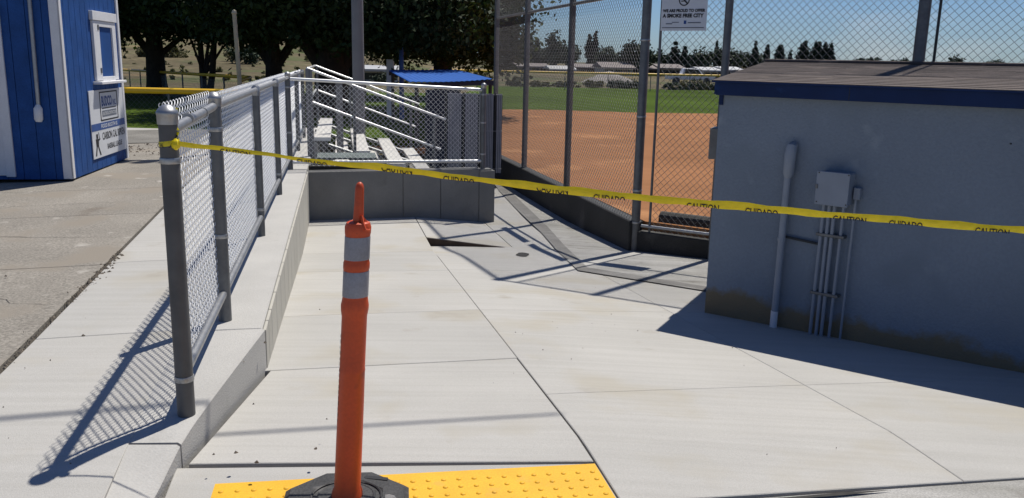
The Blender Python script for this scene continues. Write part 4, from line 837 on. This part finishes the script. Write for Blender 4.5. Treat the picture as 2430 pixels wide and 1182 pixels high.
# far trees and poplars on the right, beyond the houses
def fartree(px, y, wpx, ytop, kind, lab, zb=None):
    x = X(px, y); z0 = zt(x, y) if zb is None else zb
    hor = 145.+(px-1215)*.0218; ztop = CH+(hor-ytop)/2025*y*1.0; h = max(2., ztop-z0); w_ = wpx/2025*y/2
    t = empty(kind, (x, y, z0)); tag(t, lab, 'tree', 'far trees along the skyline')
    b = MB(); b.tube([(x, y, z0-.3), (x, y, z0+h*.5)], [w_*.10+.15, .1], 6); b.build('trunk', 'bark', t)
    if kind == 'poplar_tree': lobes = [(x, y, z0+h*.45, w_, w_, h*.42), (x, y, z0+h*.72, w_*.62, w_*.62, h*.27), (x+w_*.15, y, z0+h*.9, w_*.3, w_*.3, h*.11)]; m = 'leafcon'
    elif kind == 'spruce_tree': lobes = [(x, y, z0+h*(.15+.17*i), w_*(1-.19*i), w_*(1-.19*i), h*.13) for i in range(5)]; m = 'leafcon'
    else: lobes = [(x, y, z0+h*.58, w_*.8, w_*.8, h*.40)]+[(x+w_*.5*math.cos(a), y+w_*.3*math.sin(a), z0+h*(.45+.1*math.sin(a*3)), w_*.55, w_*.5, h*.32) for a in (0.4, 1.7, 2.9, 4.2, 5.3)]; m = 'leaffar'
    leaves([q[:3] for q in lobes], [q[3:] for q in lobes], 2600, max(.28, w_*.075), 'crown', m, t)
fl = [(1205, 190, 50, 95, 'round_tree', 'far round tree next to the end post of the backstop'), (1232, 200, 14, 84, 'poplar_tree', 'thin far poplar left of the second backstop post'), (1246, 200, 12, 82, 'poplar_tree', 'thin far poplar touching the second backstop post'), (1262, 200, 13, 90, 'poplar_tree', 'thin far poplar just right of the second backstop post'),
      (1303, 150, 44, 73, 'round_tree', 'tall dark far tree midway between the second and third backstop posts'), (1335, 190, 50, 100, 'round_tree', 'low far tree left of the third backstop post'), (1380, 210, 16, 84, 'poplar_tree', 'left of a pair of far poplars right of the rusty post'), (1394, 210, 14, 78, 'poplar_tree', 'right of a pair of far poplars right of the rusty post'), (1420, 200, 60, 112, 'round_tree', 'low far tree behind the gravel heap'),
      (1488, 140, 84, 97, 'round_tree', 'broad domed far tree just left of the corner post'), (1575, 150, 34, 98, 'spruce_tree', 'left dark far spruce under the smoke free sign'), (1596, 150, 30, 100, 'spruce_tree', 'right dark far spruce under the smoke free sign'), (1630, 170, 60, 118, 'round_tree', 'low far tree right of the spruces'), (1690, 170, 86, 111, 'round_tree', 'broad far tree left of the post by the dugout roof'),
      (1668, 210, 8, 100, 'poplar_tree', 'very thin far poplar above the broad tree'), (1756, 190, 24, 98, 'spruce_tree', 'dark far spruce right of the post by the dugout roof'), (1783, 200, 12, 107, 'poplar_tree', 'thin far poplar above the left roof edge'), (1812, 190, 20, 108, 'poplar_tree', 'far poplar above the left roof corner'), (1836, 195, 20, 116, 'spruce_tree', 'small far spruce above the roof left end'), (1866, 190, 28, 101, 'poplar_tree', 'first of the tall far poplars above the roof'),
      (1895, 190, 26, 98, 'poplar_tree', 'tallest of the far poplars above the roof'), (1912, 190, 20, 103, 'poplar_tree', 'far poplar just right of the tallest'), (1926, 190, 18, 104, 'poplar_tree', 'rightmost far poplar of the row above the roof'), (2010, 260, 90, 136, 'round_tree', 'low far tree line clump above the middle of the roof'), (2090, 260, 70, 139, 'round_tree', 'low far clump left of the thick post on the roof'), (2210, 230, 36, 129, 'round_tree', 'small far round tree right of the thick post on the roof'), (2300, 300, 60, 142, 'round_tree', 'flat far clump above the right part of the roof'), (2415, 260, 40, 138, 'round_tree', 'far tree at the right edge above the roof'),
      (1545, 170, 50, 122, 'round_tree', 'low far tree directly behind the corner post'), (1270, 230, 90, 112, 'round_tree', 'hazy far tree belt behind the poplars'), (1740, 230, 90, 122, 'round_tree', 'low far belt behind the post by the dugout')]
for a in fl: fartree(*a)
# brush beyond the outfield fence and on the dry hillside
def bush(x, y, w_, h, m, lab, n=900, grp='bushes beyond the fields', sz=None):
    z0 = zt(x, y) if y > 18 else -.4; t = empty('bush', (x, y, z0)); tag(t, lab, 'bush', grp)
    b = MB(); b.tube([(x, y, z0-.1), (x+.1*w_, y, z0+h*.5)], [.05*w_+.02, .02], 5); b.build('stem', 'bark', t)
    leaves([(x, y, z0+h*.45), (x-w_*.3, y, z0+h*.4), (x+w_*.3, y, z0+h*.35)], [(w_*.5, w_*.4, h*.5), (w_*.35, w_*.3, h*.4), (w_*.35, w_*.3, h*.36)], n, sz or w_*.06, 'foliage', m, t)
for i, (px, y, wpx, hpx, m) in enumerate([(1445, 70, 40, 24, 'leaffar'), (1485, 71, 46, 22, 'leaffar'), (1578, 69, 40, 20, 'leaffar'), (1600, 72, 30, 22, 'brush'), (1625, 70, 34, 30, 'leaffar'), (1648, 71, 26, 22, 'brush'), (1672, 70, 34, 20, 'leaffar'), (1700, 72, 30, 18, 'brush'), (1395, 73, 44, 20, 'brush'), (1330, 72, 50, 16, 'brush'), (1270, 72, 44, 15, 'brush'), (1215, 71, 36, 16, 'brush')]):
    names = ['first', 'second', 'third', 'fourth', 'fifth', 'sixth', 'seventh', 'eighth', 'ninth', 'tenth', 'eleventh', 'twelfth']
    order = [1215, 1270, 1330, 1395, 1445, 1485, 1578, 1600, 1625, 1648, 1672, 1700]
    bush(X(px, y), y, wpx/2025*y, hpx/2025*y*1.1, m, names[order.index(px)]+' bush from the left along the far outfield fence')
for px, y, wpx, hpx, m, lab in [(600, 110, 60, 55, 'leaffar', 'grey green bush on the dry slope right of the tan pole'), (570, 115, 34, 40, 'brush', 'pale bush on the dry slope behind the tan pole'), (640, 120, 50, 50, 'brush', 'pale bush on the dry slope left of the stout trunk'), (440, 120, 50, 30, 'brush', 'olive bush on the dry slope left of the thin stemmed tree'), (380, 120, 46, 26, 'brush', 'olive bush on the dry slope nearest the shed'), (1120, 75, 60, 30, 'brush', 'bush on the dry ground right of the dirt pile'), (1070, 70, 36, 22, 'brush', 'small bush in front of the dirt pile'), (915, 68, 46, 34, 'leaffar', 'dark bush left of the pale board')]:
    bush(X(px, y), y, wpx/2025*y, hpx/2025*y, m, lab, 1100)
# low scrub scattered over the dry hillside (uncountable)
P_ = []
for _ in range(900):
    y = 70+150*rng.random()**1.3; x = rng.uniform(-.62, .02)*y; w_ = rng.uniform(.25, .9)*(y/110); P_.append((x, y, zt(x, y)+w_*.25, w_, w_, w_*.5))
P_ = np.array(P_); sc_ = leaves(P_[:, :3], P_[:, 3:], 26000, .22, 'hillside_scrub', 'brush', None); tag(sc_, 'sparse dry scrub dotted over the hillside beyond the trees', 'scrub', kind='stuff')
# heaps
def heap(px, y, wpx, hpx, m, name, lab):
    x = X(px, y); z0 = zt(x, y)-.3; w_ = wpx/2025*y/2; h = hpx/2025*y+.3; b = MB(); vs = []; NR, NA = 9, 28
    for i in range(NR):
        r = w_*(1-i/(NR-1)); 
        for k in range(NA): a = 2*math.pi*k/NA; j = 1+.06*math.sin(a*3+i)+.04*rng.normal(); vs.append((x+r*j*math.cos(a), y+r*j*math.sin(a), z0+h*(i/(NR-1))**1.05+.03*h*rng.normal()*(i < NR-1)))
    b.add(vs, [(i*NA+k, i*NA+(k+1) % NA, (i+1)*NA+(k+1) % NA, (i+1)*NA+k) for i in range(NR-1) for k in range(NA)]); tag(b.build(name, m, smooth=True), lab, 'heap')
heap(1428, 95, 170, 27, 'gravel', 'gravel_heap', 'grey gravel heap seen through the mesh left of the corner post')
heap(1035, 90, 130, 36, 'dirtpile', 'dirt_heap', 'tan dirt heap under the hanging branches')
# houses
def house(px, y, wpx, hpx, rpx, wm, rm, lab, rot=0.1, nw=3):
    x = X(px, y); z0 = zt(x, y)-.2; k = y/2025; w_, h, rh = wpx*k, hpx*k+.2, rpx*k; d = 8
    e = empty('house', (x, y, z0)); tag(e, lab, 'house', 'far houses beyond the field')
    cx_, sx_ = math.cos(rot), math.sin(rot)
    def T(u, v, z): return (x+u*cx_-v*sx_, y+u*sx_+v*cx_, z0+z)
    b = MB(); b.prism([T(-w_/2, 0, 0), T(w_/2, 0, 0), T(w_/2, d, 0), T(-w_/2, d, 0)], (0, 0, h)); b.build('wall', wm, e)
    b = MB(); o_ = .5; b.add([T(-w_/2-o_, -o_, h), T(w_/2+o_, -o_, h), T(w_/2+o_, d/2, h+rh), T(-w_/2-o_, d/2, h+rh), T(w_/2+o_, d+o_, h), T(-w_/2-o_, d+o_, h), T(-w_/2-o_, -o_, h-.2), T(w_/2+o_, -o_, h-.2)], [(0, 1, 2, 3), (3, 2, 4, 5), (0, 3, 5), (1, 4, 2), (6, 7, 1, 0), (0, 5, 4, 1)]); b.build('roof', rm, e)
    for i in range(nw):
        u = -w_/2+w_*(i+.5)/nw; b = MB(); q = T(u-.6, -.03, h*.35); b.box(q, (1.2*cx_, 1.2*sx_, 0), (0, .06, 0), (0, 0, h*.4)); b.build('window', 'glass', e)
    b = MB(); q = T(w_*.12, -.03, 0); b.box(q, (.9*cx_, .9*sx_, 0), (0, .06, 0), (0, 0, h*.75)); b.build('door', 'hwall3', e)
for a in [(1212, 150, 40, 12, 7, 'hwall', 'hroof', 'far house with low brown roof nearest the end post of the backstop'), (1262, 150, 46, 12, 7, 'hwall3', 'hroof', 'far house with low brown roof beside the second backstop post'), (1322, 140, 50, 10, 8, 'hwall', 'hroofw', 'far house with bright white roof between the second and third posts'), (1385, 145, 60, 14, 8, 'hwall3', 'hroof', 'far brown house right of the rusty post'), (1448, 135, 66, 18, 12, 'hwall2', 'hroof', 'far pale house with brown roof behind the gravel heap'), (1512, 140, 44, 16, 9, 'hwall3', 'hroof', 'far brown house beneath the domed tree'), (1570, 140, 50, 18, 9, 'hwall', 'hroof', 'far grey house right of the corner post'), (1660, 125, 34, 20, 7, 'hwall2', 'hroofw', 'left of two small pale houses left of the dugout roof'), (1712, 125, 36, 22, 7, 'hwall2', 'hroofw', 'right of two small pale houses left of the dugout roof'), (1775, 118, 60, 16, 9, 'hwall', 'hroof', 'far grey house just over the dugout roof corner'), (905, 75, 70, 32, 8, 'hwall', 'hroofw', 'dark shaded house with white eave behind the light pole', 0.1)]:
    house(*a)
# parked white pickup at the far side
pk = empty('parked_pickup', (X(1612, 92), 92, zt(X(1612, 92), 92))); tag(pk, 'small white pickup parked beyond the outfield fence under the sign', 'pickup')
x0, y0, z0 = pk.location
b = MB(); pr = [(-2.5, .55), (2.5, .55), (2.5, 1.05), (1.2, 1.1), (.7, 1.7), (-.8, 1.75), (-1.0, 1.1), (-2.5, 1.1)]; b.prism([(x0+u, y0-.9, z0+v) for u, v in pr], (0, 1.8, 0)); b.build('body', 'white', pk, bevel=.05)
b = MB(); b.prism([(x0+u, y0-.92, z0+v) for u, v in ((-.75, 1.15), (1.0, 1.15), (.6, 1.62), (-.7, 1.65))], (0, .03, 0)); b.build('window', 'glass', pk)
for u in (-1.6, 1.6):
    b = MB(); b.tube([(x0+u, y0-.95, z0+.4), (x0+u, y0-.7, z0+.4)], .4, 14); b.build('wheel', 'rubber', pk)
